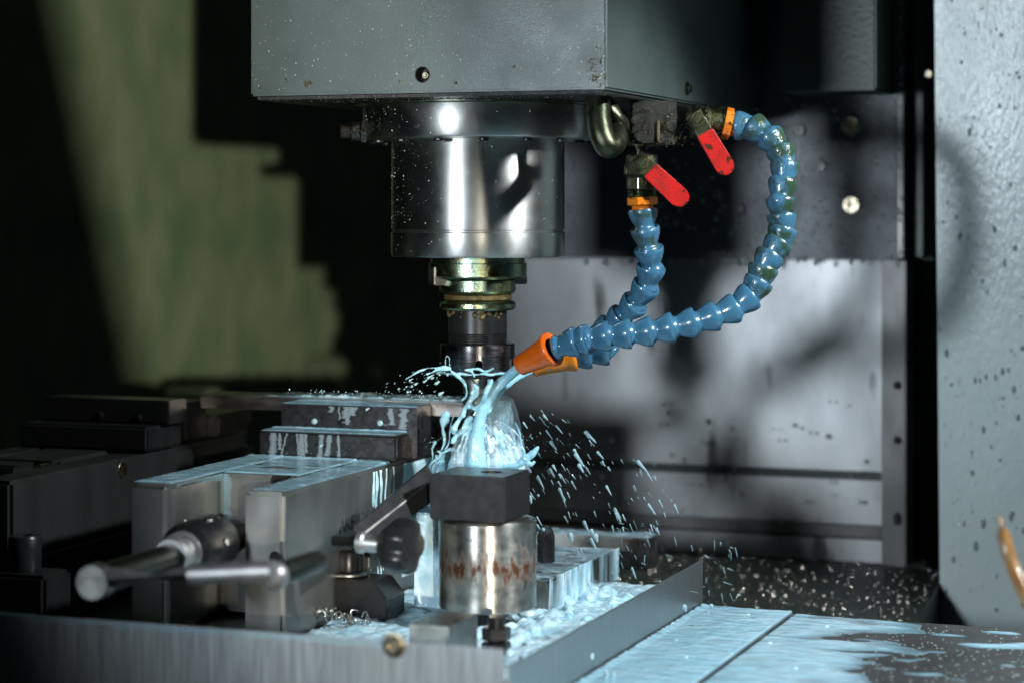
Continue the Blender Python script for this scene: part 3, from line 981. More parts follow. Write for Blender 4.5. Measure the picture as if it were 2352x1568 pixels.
# arm: flat bar leaving the left end of the block downwards to the front
a0, a1 = pt(1000, 1100, D=1.735), pt(824, 1238, D=1.655)
dv = (a1 - a0).normalized()
nn = dv.cross(FW).normalized()
if nn.z < 0:
    nn = -nn
arm = prism([a0 + nn * 0.013, a1 + nn * 0.0095, a1 - nn * 0.0085, a0 - nn * 0.013], FW * 0.012, 0.0008)
obj('arm', arm, M['black_steel'], t)
obj('arm_edge', prism([a0 + nn * 0.0020 - FW * 0.0012, a1 + nn * 0.0020 - FW * 0.0012, a1 + nn * 0.0002 - FW * 0.0012, a0 + nn * 0.0002 - FW * 0.0012], FW * 0.002, 0.0004), M['steel'], t)
s0, s1 = pt(762, 1241, D=1.64), pt(826, 1243, D=1.64)
prof_path, prr = [], []
for i in range(41):
    prof_path.append(s0.lerp(s1, i / 40))
    prr.append(0.0042 if i % 2 else 0.0034)
obj('stud', tube(prof_path, prr, 18), M['black_steel'], t, 60)
c0 = pt(818, 1244, D=1.64)
c1 = pt(885, 1250, D=1.632)
cd = (c1 - c0)
obj('collar', lathe([(0.004, 0), (0.0078, 0.002), (0.0082, 0.006), (0.0066, 0.008), (0.0066, cd.length)], c0, cd, 32), M['handle'], t)
k0, k1 = pt(880, 1248, D=1.63), pt(945, 1258, D=1.62)
kdv = (k1 - k0)
bm = bmesh.new()
s_, t_, d_ = frame(kdv)
rings = []
for (rs, h_) in ((0.010, 0), (0.0125, 0.001), (0.0145, 0.004), (0.0195, 0.007), (0.0212, 0.010), (0.0212, 0.021), (0.0195, 0.0245), (0.010, 0.026)):
    ring = []
    for j in range(96):
        an = 2 * math.pi * j / 96
        lob = 1 - (0.20 if rs > 0.016 else 0.0) * (0.5 + 0.5 * math.cos(5 * an)) ** 1.6
        ring.append(bm.verts.new(k0 + d_ * h_ + rs * lob * (math.cos(an) * s_ + math.sin(an) * t_)))
    rings.append(ring)
for a, b in zip(rings, rings[1:]):
    for j in range(96):
        bm.faces.new((a[j], b[j], b[(j + 1) % 96], a[(j + 1) % 96]))
bm.faces.new(rings[0])
bm.faces.new(rings[-1])
obj('knob', bm, M['black_steel'], t, 50)

# ------------------------------------------------------------------ step clamp in front of the vise
cy = pt(880, 1435, Z=ZT - ZC).y
g = pt(888, 1440, Z=ZT - ZC)
e0 = pt(950, 1420, Z=ZT - ZC)
cl0 = pt(706, 1400, Y=g.y)
czt = z(-(1338 - HY) * 1.715 / FPX)
t = thing('step_clamp', (g.x - 0.03, g.y, ZT), 'black chamfered clamp block with nut in front of the vise', 'clamp')
xs0, xs1 = cl0.x, g.x
depth = 0.036
zt = czt
slot = box(xs0 - 0.01, xs1 - 0.018, g.y - 0.01, g.y + depth + 0.01, ZT - 0.01, ZT + 0.009, 0)
poly = [Vector((xs0, g.y, ZT)), Vector((xs1, g.y, ZT)), Vector((xs1, g.y, zt - 0.013)), Vector((xs1 - 0.011, g.y, zt)), Vector((xs0, g.y, zt))]
obj('clamp_body', cut(prism(poly, (0, depth, 0), 0.0009), slot), M['black_steel'], t)
nc = Vector((pt(800, 1320, Y=g.y + 0.02).x, g.y + 0.020, zt))
obj('washer', cyl(nc + Vector((0, 0, 0.0003)), (0, 0, 1), 0.0165, 0.0032, 36), M['steel'], t)
obj('nut', lathe([(0.0112, 0.0036), (0.0118, 0.0044), (0.0118, 0.019), (0.0108, 0.0205), (0.0055, 0.0206), (0.005, 0.016), (0, 0.016)], nc, (0, 0, 1), 40, False), M['black_steel'], t)
# the clamp of the dark vise
p = pt(57, 1300, D=1.70)
t = thing('step_clamp', (p.x, p.y, ZT), 'dark clamp with round nut in the shadow beside the second vise', 'clamp')
obj('clamp_body', box(p.x - 0.06, p.x + 0.030, p.y - 0.02, p.y + 0.02, ZT, p.z - 0.003, 0.003), M['black_steel'], t)
obj('nut', lathe([(0.0120, -0.0028), (0.0128, 0), (0.0128, 0.022), (0.0118, 0.024), (0.006, 0.0242), (0.0055, 0.018), (0, 0.018)], p, (0, 0, 1), 36, False), M['black_steel'], t)

# ------------------------------------------------------------------ small steel pieces round the post
p = pt(1031, 1439, D=1.525)
q = pt(945, 1432, D=1.54)
o = obj('ground_plate', box(q.x, p.x, p.y, p.y + 0.055, ZT + 0.0005, p.z, 0.0008), M['steel'])
tag(o, 'flat bright steel plate lying at the foot of the post', 'plate')
p = pt(1140, 1480, D=1.60)
t = thing('hex_bolt', (p.x, p.y, ZT), 'black hexagon bolt under the right side of the post', 'bolt')
obj('shank', cyl((p.x, p.y, ZT + 0.0002), (0, 0, 1), 0.0062, 0.030, 24), M['black_steel'], t)
obj('hex_nut', cyl((p.x, p.y, ZT + 0.003), (0, 0, 1), 0.0108, 0.009, 6), M['black_steel'], t)
obj('hex_nut', cyl((p.x, p.y, ZT + 0.0135), (0, 0, 1), 0.0108, 0.009, 6), M['black_steel'], t)

# blocks drowned in coolant behind the post
bA = pt(1257.5, 1335, D=1.764)
bA2 = pt(1347, 1296, X=bA.x)
bB = pt(1350, 1292, D=1.868)
bB2 = pt(1417, 1260, X=bB.x)
bC = pt(1490, 1236, D=1.99)
for nm, c, ymax, w_, zt_, lab in (('setup_block', bA, bA2.y, 0.07, bA.z, 'low steel block drowned in coolant right behind the post'),
                              ('setup_block', bB, bB2.y, 0.075, bB.z, 'middle steel block covered in coolant, behind the low one'),
                              ('setup_block', bC, bC.y + 0.03, 0.11, bC.z, 'tall rearmost steel block under the spray')):
    o = obj(nm, box(c.x - w_, c.x, c.y, ymax, ZT, zt_, 0.0015), M['steel'])
    tag(o, lab, 'block', 'steel blocks behind the post')
p = pt(1254, 1278, D=1.80)
t = thing('hex_stud', (p.x, p.y, p.z - 0.003), 'dark hexagon stud wet with coolant just right of the post', 'stud')
hh = (1278 - 1212) * 1.80 / FPX
obj('stud_body', lathe([(0.0072, -0.004), (0.0072, hh - 0.006), (0.0060, hh - 0.002), (0.003, hh + 0.002)], p, (0, 0, 1), 6), M['jaw_steel'], t)

# amber hose at the right edge
pa = [pt(2296, 1190, D=1.42), pt(2304, 1225, D=1.42), pt(2316, 1270, D=1.42), pt(2334, 1320, D=1.41), pt(2362, 1380, D=1.40), pt(2420, 1470, D=1.39)]
o = obj('amber_hose', tube(pa, [0.0026, 0.0042, 0.0044, 0.0046, 0.0046, 0.0046], 16), M['amber'], None, 180)
tag(o, 'bent amber plastic hose end at the right picture edge', 'hose')

# ------------------------------------------------------------------ coolant
N3 = noise.noise


def film(name, o0, U, V, N, nu, nv, fn, m, label, smooth=180):
    """liquid lying on a face: o0 + u*U + v*V (u, v in 0..1), fn(point, u, v) gives the thickness there"""
    U, V, N = Vector(U), Vector(V), Vector(N).normalized()
    bm = bmesh.new()
    grid = []
    for i in range(nu + 1):
        row = []
        for j in range(nv + 1):
            u_, v_ = i / nu, j / nv
            p = Vector(o0) + U * u_ + V * v_
            row.append((p, fn(p, u_, v_)))
        grid.append(row)
    vs = {}

    def vert(i, j):
        if (i, j) not in vs:
            p, h_ = grid[i][j]
            vs[(i, j)] = bm.verts.new(p + N * max(h_, -0.0002))
        return vs[(i, j)]
    for i in range(nu):
        for j in range(nv):
            q = [(i, j), (i + 1, j), (i + 1, j + 1), (i, j + 1)]
            if max(grid[a][b][1] for a, b in q) > 0.0:
                bm.faces.new([vert(a, b) for a, b in q])
    if not bm.verts:
        bm.free()
        return None
    o = obj(name, bm, m, None, smooth)
    at = o.data.attributes.new('thickness', 'FLOAT', 'POINT')
    w0 = o.location
    at.data.foreach_set('value', [(v.co + w0 - Vector(o0)).dot(N) * 1000 for v in o.data.vertices])
    if sum(pl.normal.dot(N) * pl.area for pl in o.data.polygons) < 0:
        o.data.flip_normals()
    return tag(o, label, 'coolant', kind='stuff')


def edge(u_, v_, a=0.03, b=0.03):
    """1 inside, falling to 0 at the uneven rim"""
    k_ = 1.0 + 1.1 * N3(Vector((u_ * 0.9 / a, v_ * 0.9 / b, 3.3))) if min(a, b) >= 0.008 else 1.0
    a, b = a * max(0.25, k_ + 0.3), b * max(0.25, k_ + 0.3)
    d = min(u_ / a, (1 - u_) / a, v_ / b, (1 - v_) / b, 1)
    return math.sqrt(max(0.0, 1 - (1 - max(0, d)) ** 2))




def ripple(p, s, st=(1, 1, 1)):
    q = Vector((p.x * st[0], p.y * st[1], p.z * st[2])) * s
    return N3(q) + 0.5 * N3(q * 2.1 + Vector((3, 1, 7)))


# table covers
film('coolant_film', (TX + 0.0030, -0.58, z(-0.3318)), (GX - 0.0022 - TX - 0.0025, 0, 0), (0, 0.631, 0), (0, 0, 1), 80, 420,
     lambda p, u_, v_: (0.0018 + 0.0007 * ripple(p, 60, (1, 2.2, 1)) + 0.00022 * ripple(p, 240, (1, 2.5, 1))) * edge(u_, v_, 0.02, 0.004) + (0.0016 * max(0, 1 - u_ * 9) * (1 + 0.6 * ripple(p, 160))),
     M['film'], 'pale cyan coolant flooding the strip between tray wall and gap')


def right_pool(p, u_, v_):
    q = (p.x - GX) * 5.2 + (p.y + 0.05) * 1.3 + 0.34 * ripple(p, 22, (0.7, 1.7, 1)) + 0.05 * ripple(p, 70)
    h_ = min(1, (0.47 - q) * 4)
    isl = 0.45 + 0.6 * ripple(p + Vector((5, 0, 0)), 20, (0.7, 2.0, 1)) - 0.35
    h_ = max(h_, min(1, (isl - 0.36) * 6))
    if h_ <= 0:
        return -0.0001
    return (0.0014 * math.sqrt(min(1, h_)) + 0.0005 * ripple(p, 60, (1, 2.2, 1)) * h_) * edge(u_, v_, 0.005, 0.004)


film('coolant_film', (GX + 0.0020, -0.50, z(-0.3318)), (0.36, 0, 0), (0, 0.541, 0), (0, 0, 1), 280, 420, right_pool, M['film'],
     'cyan coolant puddles with ragged edges on the right cover plate')
# tray floor
film('coolant_foam', (-0.048, TY + 0.003, ZT - 0.0002), (TX - 0.0006 + 0.048, 0, 0), (0, 0.466, 0), (0, 0, 1), 150, 300,
     lambda p, u_, v_: 0.0048 + 0.0030 * ripple(p, 34) + 0.0014 * ripple(p, 110) + 0.010 * max(0, u_ - 0.82) * max(0, v_ - 0.1), M['foam'], 'foaming coolant on the tray floor around the post')
# vise top, jaw steps, bar
film('coolant_film', (-0.1845, -0.258, VT - 0.0001), (0.0335, 0, 0), (0, 0.196, 0), (0, 0, 1), 60, 220,
     lambda p, u_, v_: (0.0014 + 0.0004 * ripple(p, 60) + 0.0012 * max(0, v_ - 0.9) * 8) * edge(u_, v_, 0.12, 0.015), M['film'], 'wet cyan sheen on the left rail of the vise')
film('coolant_film', (-0.151, -0.175, VT - 0.0006), (0.068, 0, 0), (0, 0.112, 0), (0, 0, 1), 90, 140,
     lambda p, u_, v_: (0.0012 + 0.0005 * ripple(p, 50, (1, 2, 1)) + 0.0014 * max(0, v_ - 0.88) * 8) * edge(u_, v_, 0.03, 0.02), M['film'], 'thin coolant pool on the slide of the vise')
film('coolant_film', (-0.0838, -0.258, VT - 0.0016), (0.0295, 0, 0), (0, 0.197, 0), (0, 0, 1), 60, 220,
     lambda p, u_, v_: (0.0013 + 0.0005 * ripple(p, 55) + 0.002 * max(0, v_ - 0.9) * 8) * edge(u_, v_, 0.12, 0.015) - 0.0004 * (1 - v_), M['film'], 'wet cyan sheen on the right rail of the vise')
jx0, jx1 = pt(594, 1010, Y=-0.062).x, pt(911, 1010, Y=-0.062).x
film('coolant_film', (jx0 + 0.001, -0.0615, z(-0.1853)), (jx1 - jx0 - 0.002, 0, 0), (0, 0.0253, 0), (0, 0, 1), 180, 40,
     lambda p, u_, v_: (0.0009 + 0.0004 * ripple(p, 70, (1, 2, 1)) + 0.0022 * max(0, v_ - 0.75) * 3) * edge(u_, v_, 0.02, 0.08), M['film'], 'coolant pooled on the lower jaw step')
ux0, ux1 = pt(645, 950, Y=-0.036).x, pt(957, 950, Y=-0.036).x
film('coolant_film', (ux0 + 0.001, -0.0355, z(-0.1641)), (ux1 - ux0 - 0.002, 0, 0), (0, 0.031, 0), (0, 0, 1), 180, 40,
     lambda p, u_, v_: (0.0010 + 0.0005 * ripple(p, 70, (1, 2, 1)) + 0.0014 * max(0, v_ - 0.75) * 3) * edge(u_, v_, 0.02, 0.08), M['film'], 'coolant pooled on top of the moving jaw')
ba, bb = pt(459, 905, Y=-0.003), pt(1064, 925, Y=-0.003)
film('coolant_film', (ba.x + 0.0, -0.0032, bz1 - 0.0001), (bb.x - ba.x - 0.001, 0, 0), (0, 0.038, 0), (0, 0, 1), 260, 40,
     lambda p, u_, v_: min(1, max(0, u_ * 2.2 - 0.2 + 0.3 * ripple(p, 40))) * (0.0022 + 0.0016 * ripple(p, 90) + 0.0008 * ripple(p, 240)) * edge(u_, v_, 0.015, 0.05), M['sheet'], 'foamy coolant running along the top of the workpiece bar')
# blocks behind the post
for c, w_, ymax, lb in ((bA, 0.07, bA2.y, 'thick coolant on top of the low block'), (bB, 0.075, bB2.y, 'coolant on top of the middle block'), (bC, 0.11, bC.y + 0.03, 'coolant on top of the tall rear block')):
    film('coolant_film', (c.x - w_ + 0.001, c.y + 0.0005, c.z - 0.0001), (w_ - 0.0015, 0, 0), (0, ymax - c.y - 0.001, 0), (0, 0, 1), 90, 70,
         lambda p, u_, v_: ((0.0024 if p.z < bC.z - 0.003 else 0.0009) + 0.0010 * ripple(p, 60, (1, 2, 1)) + 0.0004 * ripple(p, 200)) * edge(u_, v_, 0.06, 0.06), M['sheet'], lb)


def runs(seed, n, u0, u1, wmin, wmax, lmin, lmax, th, wig=0.012, body=None):
    """drip streaks down a wall: u along, v from the top (0) down (1)"""
    R = random.Random(seed)
    st = [(R.uniform(u0, u1), R.uniform(wmin, wmax), R.uniform(lmin, lmax), R.uniform(0, 9), R.uniform(-0.06, 0.03)) for _ in range(n)]

    def fn(p, u_, v_):
        best = -0.0002
        for (c, w_, l_, ph, sl) in st:
            if v_ > l_ + 0.02:
                continue
            cc = c + sl * v_ + wig * N3(Vector((v_ * 5, ph, 0)))
            ww = w_ * (0.7 + 0.4 * N3(Vector((v_ * 9, ph, 4)))) * (1.25 if v_ > l_ - 0.08 else 1)
            d = abs(u_ - cc) / max(ww, 1e-5)
            if d < 1:
                tail = min(1, max(0, (l_ - v_) / 0.03 + 0.4))
                best = max(best, th * math.sqrt(1 - d * d) * tail)
        if body:
            best = max(best, body(p, u_, v_))
        return best
    return fn


# flank of the vise: thin runs plus a white curtain at its rear end
vx = -0.052
film('coolant_runs', (vx + 0.0001, -0.24, VT - 0.004), (0, 0.385, 0), (0, 0, -0.095), (1, 0, 0), 700, 120,
     runs(3, 17, 0.36, 0.62, 0.0018, 0.0042, 0.25, 0.95, 0.0006, 0.012,
          lambda p, u_, v_: 0.0016 * (min(1, max(-0.2, (u_ - 0.515) * 14 + 0.5 * ripple(p, 50, (1, 1, 0.25)) - v_ * 0.15)))), M['milk'], 'milky coolant runs down the etched flank of the vise')
film('coolant_runs', (jx0 + 0.002, -0.0622, z(-0.1868)), (jx1 - jx0 - 0.004, 0, 0), (0, 0, -0.019), (0, -1, 0), 420, 60,
     runs(11, 9, 0.06, 0.95, 0.012, 0.045, 0.7, 1.2, 0.00018, 0.006), M['wash'], 'pale coolant runs on the front of the jaw step')
film('coolant_runs', (ux0 + 0.002, -0.0362, z(-0.1652)), (ux1 - ux0 - 0.004, 0, 0), (0, 0, -0.019), (0, -1, 0), 420, 60,
     runs(23, 8, 0.2, 0.98, 0.008, 0.05, 0.25, 1.0, 0.00018, 0.02), M['wash'], 'pale coolant runs on the front of the upper jaw')
film('coolant_runs', (-0.1845 + 0.0335, -0.262 + 0.012, VT - 0.001), (0, 0.074, 0), (0, 0, -0.018), (1, 0, 0), 120, 50,
     lambda p, u_, v_: 0.0008 * (0.36 + 0.3 * ripple(p, 50) - v_ * 1.6), M['film'], 'coolant rim along the inner edge of the left vise rail')
film('coolant_runs', (-0.1523, -0.1772, VT - 0.001), (0.012, 0, 0), (0, 0, -0.055), (0, -1, 0), 40, 120,
     lambda p, u_, v_: 0.0012 * (0.62 + 0.35 * ripple(p, 60) - abs(u_ - 0.35) * 1.5), M['film'], 'coolant run in the corner of the vise slide')
film('coolant_runs', (-0.70, TY - 0.0001, z(-0.2826)), (0.86, 0, 0), (0, 0, -0.07), (0, -1, 0), 700, 60,
     lambda p, u_, v_: 0.0004 * (0.55 - v_ * 9 + 0.35 * ripple(p, 90)) if 0.2 < u_ < 0.93 else -1, M['film'], 'cyan coolant line along the top edge of the tray front')
# faces of the drowned blocks
film('coolant_runs', (bA.x + 0.0001, bA.y, bA.z + 0.002), (0, bA2.y - bA.y, 0), (0, 0, -0.028), (1, 0, 0), 160, 60,
     lambda p, u_, v_: 0.0030 * (0.22 + 0.8 * ripple(p, 70, (1, 1, 0.16)) + max(0, u_ - 0.45) * 1.6 + 0.15 * ripple(p, 200, (1, 1, 0.4))), M['sheet'], 'coolant sheet falling over the side of the low block')
film('coolant_runs', (bB.x + 0.0001, bB.y, bB.z + 0.002), (0, bB2.y - bB.y, 0), (0, 0, -0.028), (1, 0, 0), 160, 60,
     lambda p, u_, v_: 0.0022 * (0.05 + 0.8 * ripple(p, 60, (1, 1, 0.16)) + max(0, u_ - 0.7) * 2.5), M['sheet'], 'coolant running down the side of the middle block')
film('coolant_runs', (bB.x - 0.075, bB.y - 0.0001, bB.z + 0.001), (0.075, 0, 0), (0, 0, -0.028), (0, -1, 0), 100, 50,
     lambda p, u_, v_: 0.0014 * (-0.15 + 0.8 * ripple(p, 60, (1, 1, 0.16))), M['sheet'], 'coolant running down the front of the middle block')


def q4(x, y, D):
    """point read in the strongest enlargement of the splash"""
    return pt((1040 + x / 4.9) / 1.0884, (880 + y / 4.9) / 1.0884, D=D)


MM = 6.64e-5                          # metres per pixel of that enlargement


def smoothpath(P, R, n=6):
    pp, rr = [], []
    m = len(P)
    for i in range(m - 1):
        a, b, c, e = P[max(i - 1, 0)], P[i], P[i + 1], P[min(i + 2, m - 1)]
        for j in range(n):
            u = j / n
            pp.append(0.5 * ((2 * b) + (c - a) * u + (2 * a - 5 * b + 4 * c - e) * u * u + (3 * b - a - 3 * c + e) * u ** 3))
            rr.append(R[i] * (1 - u) + R[i + 1] * u)
    pp.append(P[-1])
    rr.append(R[-1])
    return pp, rr


def strand(bm, pts, rad, seg=10, wob=0.22):
    P = [q4(*p) for p in pts]
    R = [r * MM for r in rad]
    pp, rr = smoothpath(P, R)
    rr = [r * (1 + wob * N3(p * 300)) for p, r in zip(pp, rr)]
    add(bm, tube(pp, rr, seg))
    for p, r in ((pp[0], rr[0]), (pp[-1], rr[-1])):
        add(bm, blob(p, r * 0.98, sub=1))


# two jets that merge and break on the workpiece
bm = bmesh.new()
strand(bm, [(1272, 172, 1.795), (1180, 255, 1.797), (1070, 345, 1.80), (965, 450, 1.80), (890, 560, 1.80), (825, 690, 1.80), (785, 810, 1.80), (760, 950, 1.80), (745, 1100, 1.80), (735, 1260, 1.80), (730, 1460, 1.80)],
       [64, 66, 62, 74, 80, 78, 72, 74, 92, 120, 150], 16, 0.03)
strand(bm, [(1425, 212, 1.845), (1290, 285, 1.838), (1165, 365, 1.83), (1060, 455, 1.82), (975, 570, 1.81), (880, 720, 1.80)], [40, 42, 40, 44, 46, 40], 12, 0.03)
strand(bm, [(925, 345, 1.79), (885, 430, 1.79), (850, 520, 1.79), (820, 600, 1.795)], [26, 34, 30, 22])
strand(bm, [(700, 395, 1.80), (745, 440, 1.80), (735, 510, 1.80), (680, 575, 1.80), (640, 640, 1.80)], [16, 34, 40, 34, 26])
strand(bm, [(660, 640, 1.80), (720, 690, 1.80), (770, 660, 1.80), (820, 620, 1.80)], [26, 30, 30, 30])
strand(bm, [(640, 600, 1.80), (580, 740, 1.80), (520, 840, 1.80), (470, 930, 1.80), (465, 980, 1.80)], [20, 34, 28, 42, 30])
for (x, y, r) in ((575, 770, 34), (470, 935, 44), (650, 660, 38), (700, 500, 36), (900, 350, 30), (1120, 330, 40)):
    add(bm, blob(q4(x, y, 1.798), r * MM))
o = obj('coolant_jet', remesh(bm, 0.0007, 4, 0.0006, 170), M['jet'], None, 180)
tag(o, 'thick cyan coolant jet shooting from the orange nozzle onto the workpiece', 'coolant', kind='stuff')

# foam mound and bell of water where the jet breaks
rows = [(530, 985, 1110), (575, 915, 1185), (680, 805, 1232), (840, 640, 1275), (990, 510, 1298), (1150, 450, 1322), (1300, 405, 1365), (1470, 370, 1410)]


def bell(rows, D, squeeze, amp, scale, seed, seg=96):
    rows = [(r_[0], r_[1], r_[2]) for r_ in rows]
    bm = bmesh.new()
    rings = []
    fine = []
    for i in range(len(rows) - 1):
        for j in range(16):
            u = j / 16
            fine.append([rows[i][k_] * (1 - u) + rows[i + 1][k_] * u for k_ in range(3)])
    fine.append(list(rows[-1]))
    off = Vector((seed * 3.1, seed, 0))
    for (y, xl, xr) in fine:
        c = q4((xl + xr) / 2, y, D)
        rx = (xr - xl) / 2 * MM
        ring = []
        for k_ in range(seg):
            a = 2 * math.pi * k_ / seg
            v = RT * math.cos(a) * rx + FW * math.sin(a) * rx * squeeze
            p = c + v
            q = p * scale + off
            q2 = Vector((q.x, q.y, q.z * 0.45))
            p = p + v.normalized() * amp * (N3(q2) + 0.6 * N3(q2 * 2.4) + 0.35 * N3(q2 * 5.1) + 0.12 * N3(q2 * 11)) + UP * amp * 0.8 * N3(q2 + Vector((9, 9, 9)))
            ring.append(bm.verts.new(p))
        rings.append(ring)
    for a, b in zip(rings, rings[1:]):
        for k_ in range(seg):
            bm.faces.new((a[k_], b[k_], b[(k_ + 1) % seg], a[(k_ + 1) % seg]))
    bm.faces.new(rings[0])
    bm.faces.new(rings[-1])
    return bm


o = obj('coolant_bell', bell(rows, 1.825, 0.55, 0.0016, 130, 1), M['veil'], None, 180)
tag(o, 'glassy bell of splashing coolant below the cutter', 'coolant', kind='stuff')
rows2 = [(600, 985, 1110), (660, 900, 1165), (760, 800, 1195), (850, 720, 1215), (960, 610, 1240), (1080, 530, 1255), (1200, 490, 1275), (1330, 450, 1310), (1470, 430, 1360)]
o = obj('coolant_splash', bell(rows2, 1.826, 0.46, 0.0030, 105, 5, 160), M['splash'], None, 180)
tag(o, 'foaming mound of coolant where the jet breaks on the workpiece', 'coolant', kind='stuff')
bm = bmesh.new()
RS = random.Random(12)
for i in range(46):
    x0 = RS.uniform(640, 1130)
    y0 = RS.uniform(760, 1150)
    side = (x0 - 860) / 300 + RS.uniform(-0.35, 0.35)
    d0 = RS.uniform(1.803, 1.822)
    n_ = RS.randint(3, 5)
    pts_, rad_ = [], []
    x, y, vx_, vy_ = x0, y0, side * 70, RS.uniform(20, 90)
    r0 = RS.choice((9, 12, 20, 30, 42))
    for j in range(n_):
        pts_.append((x, y, d0))
        rad_.append(r0 * (1 - 0.5 * j / n_) * RS.uniform(0.7, 1.3))
        x += vx_ + RS.uniform(-25, 25)
        y += vy_
        vy_ += 26
    if max(p_[1] for p_ in pts_) < 1560:
        strand(bm, pts_, rad_, 8)
o = obj('coolant_splash', remesh(bm, 0.0007, 2, 0.0007, 240), M['splash'], None, 180)
tag(o, 'ropes of coolant running down the splash mound', 'coolant', kind='stuff')

# crown of strands thrown off the collet nut and dripping threads at the left
bm = bmesh.new()
ring = []
for i in range(97):
    a = 2 * math.pi * i / 96
    rr = 0.0312 + 0.0012 * N3(Vector((math.cos(a) * 3, math.sin(a) * 3, 1)))
    ring.append(Vector((math.cos(a) * rr, math.sin(a) * rr, z(zy(853)) + 0.0011 * N3(Vector((math.cos(a) * 4, math.sin(a) * 4, 5))))))
add(bm, tube(ring, [0.0009 * (1.1 + 0.9 * N3(p * 160)) for p in ring], 8))
strand(bm, [(420, 190, 1.85), (340, 175, 1.85), (250, 190, 1.85), (150, 195, 1.85), (90, 215, 1.85), (30, 235, 1.85), (-60, 290, 1.85), (-160, 350, 1.85)], [18, 14, 10, 9, 12, 16, 8, 5])
strand(bm, [(420, 210, 1.85), (270, 215, 1.85), (190, 250, 1.85), (130, 268, 1.85)], [16, 16, 9, 20])
strand(bm, [(360, 165, 1.845), (362, 80, 1.845), (385, 45, 1.845), (408, 80, 1.845), (412, 165, 1.845)], [9, 6, 6, 6, 9])
strand(bm, [(440, 240, 1.85), (520, 300, 1.85), (590, 370, 1.85), (618, 460, 1.85), (612, 540, 1.85), (560, 590, 1.85)], [20, 26, 22, 12, 14, 20])
strand(bm, [(600, 215, 1.84), (680, 235, 1.84), (715, 300, 1.84)], [14, 22, 14])
strand(bm, [(620, 210, 1.84), (760, 205, 1.84), (850, 240, 1.84), (950, 195, 1.84)], [12, 18, 20, 10])
strand(bm, [(365, 760, 1.85), (350, 830, 1.85), (330, 930, 1.85), (345, 1010, 1.85), (350, 1100, 1.85), (310, 1200, 1.85)], [50, 58, 22, 26, 22, 14])
strand(bm, [(460, 770, 1.845), (430, 880, 1.845), (415, 1000, 1.845), (395, 1130, 1.845), (330, 1230, 1.845)], [12, 9, 13, 14, 18])
strand(bm, [(330, 1230, 1.84), (420, 1185, 1.84), (500, 1200, 1.84), (560, 1240, 1.83)], [16, 24, 22, 34])
strand(bm, [(165, 1380, 1.84), (220, 1330, 1.84), (300, 1270, 1.84), (290, 1215, 1.84), (255, 1215, 1.84)], [12, 16, 22, 18, 10])
strand(bm, [(235, 1100, 1.85), (200, 1180, 1.85), (205, 1290, 1.85), (180, 1400, 1.85), (160, 1480, 1.85)], [26, 16, 12, 20, 26])
strand(bm, [(320, 1250, 1.845), (310, 1330, 1.845), (330, 1430, 1.845)], [40, 52, 40])
strand(bm, [(245, 1260, 1.845), (250, 1350, 1.845), (220, 1470, 1.845)], [14, 18, 30])
strand(bm, [(520, 1240, 1.83), (470, 1330, 1.83), (440, 1470, 1.83)], [40, 60, 80])
# sheet edge thrown to the right low
strand(bm, [(1000, 1440, 1.80), (1100, 1400, 1.80), (1220, 1395, 1.80), (1340, 1300, 1.80), (1420, 1250, 1.80), (1490, 1165, 1.80)], [18, 24, 40, 58, 46, 24])
strand(bm, [(1340, 1330, 1.80), (1400, 1370, 1.80), (1450, 1340, 1.80)], [44, 34, 20])
strand(bm, [(1220, 860, 1.815), (1262, 960, 1.815), (1285, 1100, 1.815), (1330, 1250, 1.815)], [14, 18, 16, 22])
o = obj('coolant_strands', remesh(bm, 0.0006, 2, 0.0003, 300), M['jet'], None, 180)
tag(o, 'cyan coolant threads and crown flung off the collet nut', 'coolant', kind='stuff')

# curtain running down left of the post
film('coolant_runs', pt(952, 1176, D=1.765), pt(1012, 1176, D=1.765) - pt(952, 1176, D=1.765), (0, 0, -0.074), -FW, 90, 150,
     lambda p, u_, v_: 0.006 * (0.35 + 0.5 * ripple(p, 60, (1, 1, 0.3)) + (u_ - 0.55 + v_ * 0.45) * 1.1) + 0.005 * v_, M['sheet'], 'coolant curtain falling beside the round post')

# lumps of foam heaped against the blocks and the tray corner
RF = random.Random(31)
bm = bmesh.new()
for i in range(260):
    u = RF.random()
    X_ = RF.uniform(0.07, TX - 0.003)
    Y_ = RF.uniform(-0.30, 0.03)
    q = Vector((X_, Y_, ZT + 0.001 + RF.uniform(0, 0.003)))
    near = min(abs(X_ - bA.x), abs(X_ - bB.x))
    if RF.random() < near * 9 and X_ < TX - 0.03:
        continue
    add(bm, blob(q, RF.uniform(0.003, 0.0075) * (1.2 if near < 0.02 else 0.8), Vector((RF.uniform(-.3, .3), RF.uniform(-1, 1), 0)).normalized() * 0.003, sub=1))
o = obj('coolant_foam', remesh(bm, 0.0011, 14, 0.0006, 120), M['foam'], None, 180)
tag(o, 'heaped white foam lumps between the blocks and the tray wall', 'coolant', kind='stuff')

# flying drops
R = random.Random(21)


def drop(bm, p, r, d, L, sub=2):
    """round head with a tapering tail along d"""
    if L < r * 1.2:
        add(bm, blob(p, r, sub=sub))
        return
    add(bm, tube([p - d * r, p - d * r * 0.75, p - d * r * 0.2, p + d * r * 0.4, p + d * L * 0.45, p + d * L * 0.8, p + d * L], [r * 0.2, r * 0.68, r * 0.98, r * 0.92, r * 0.62, r * 0.45, r * 0.12], 8))


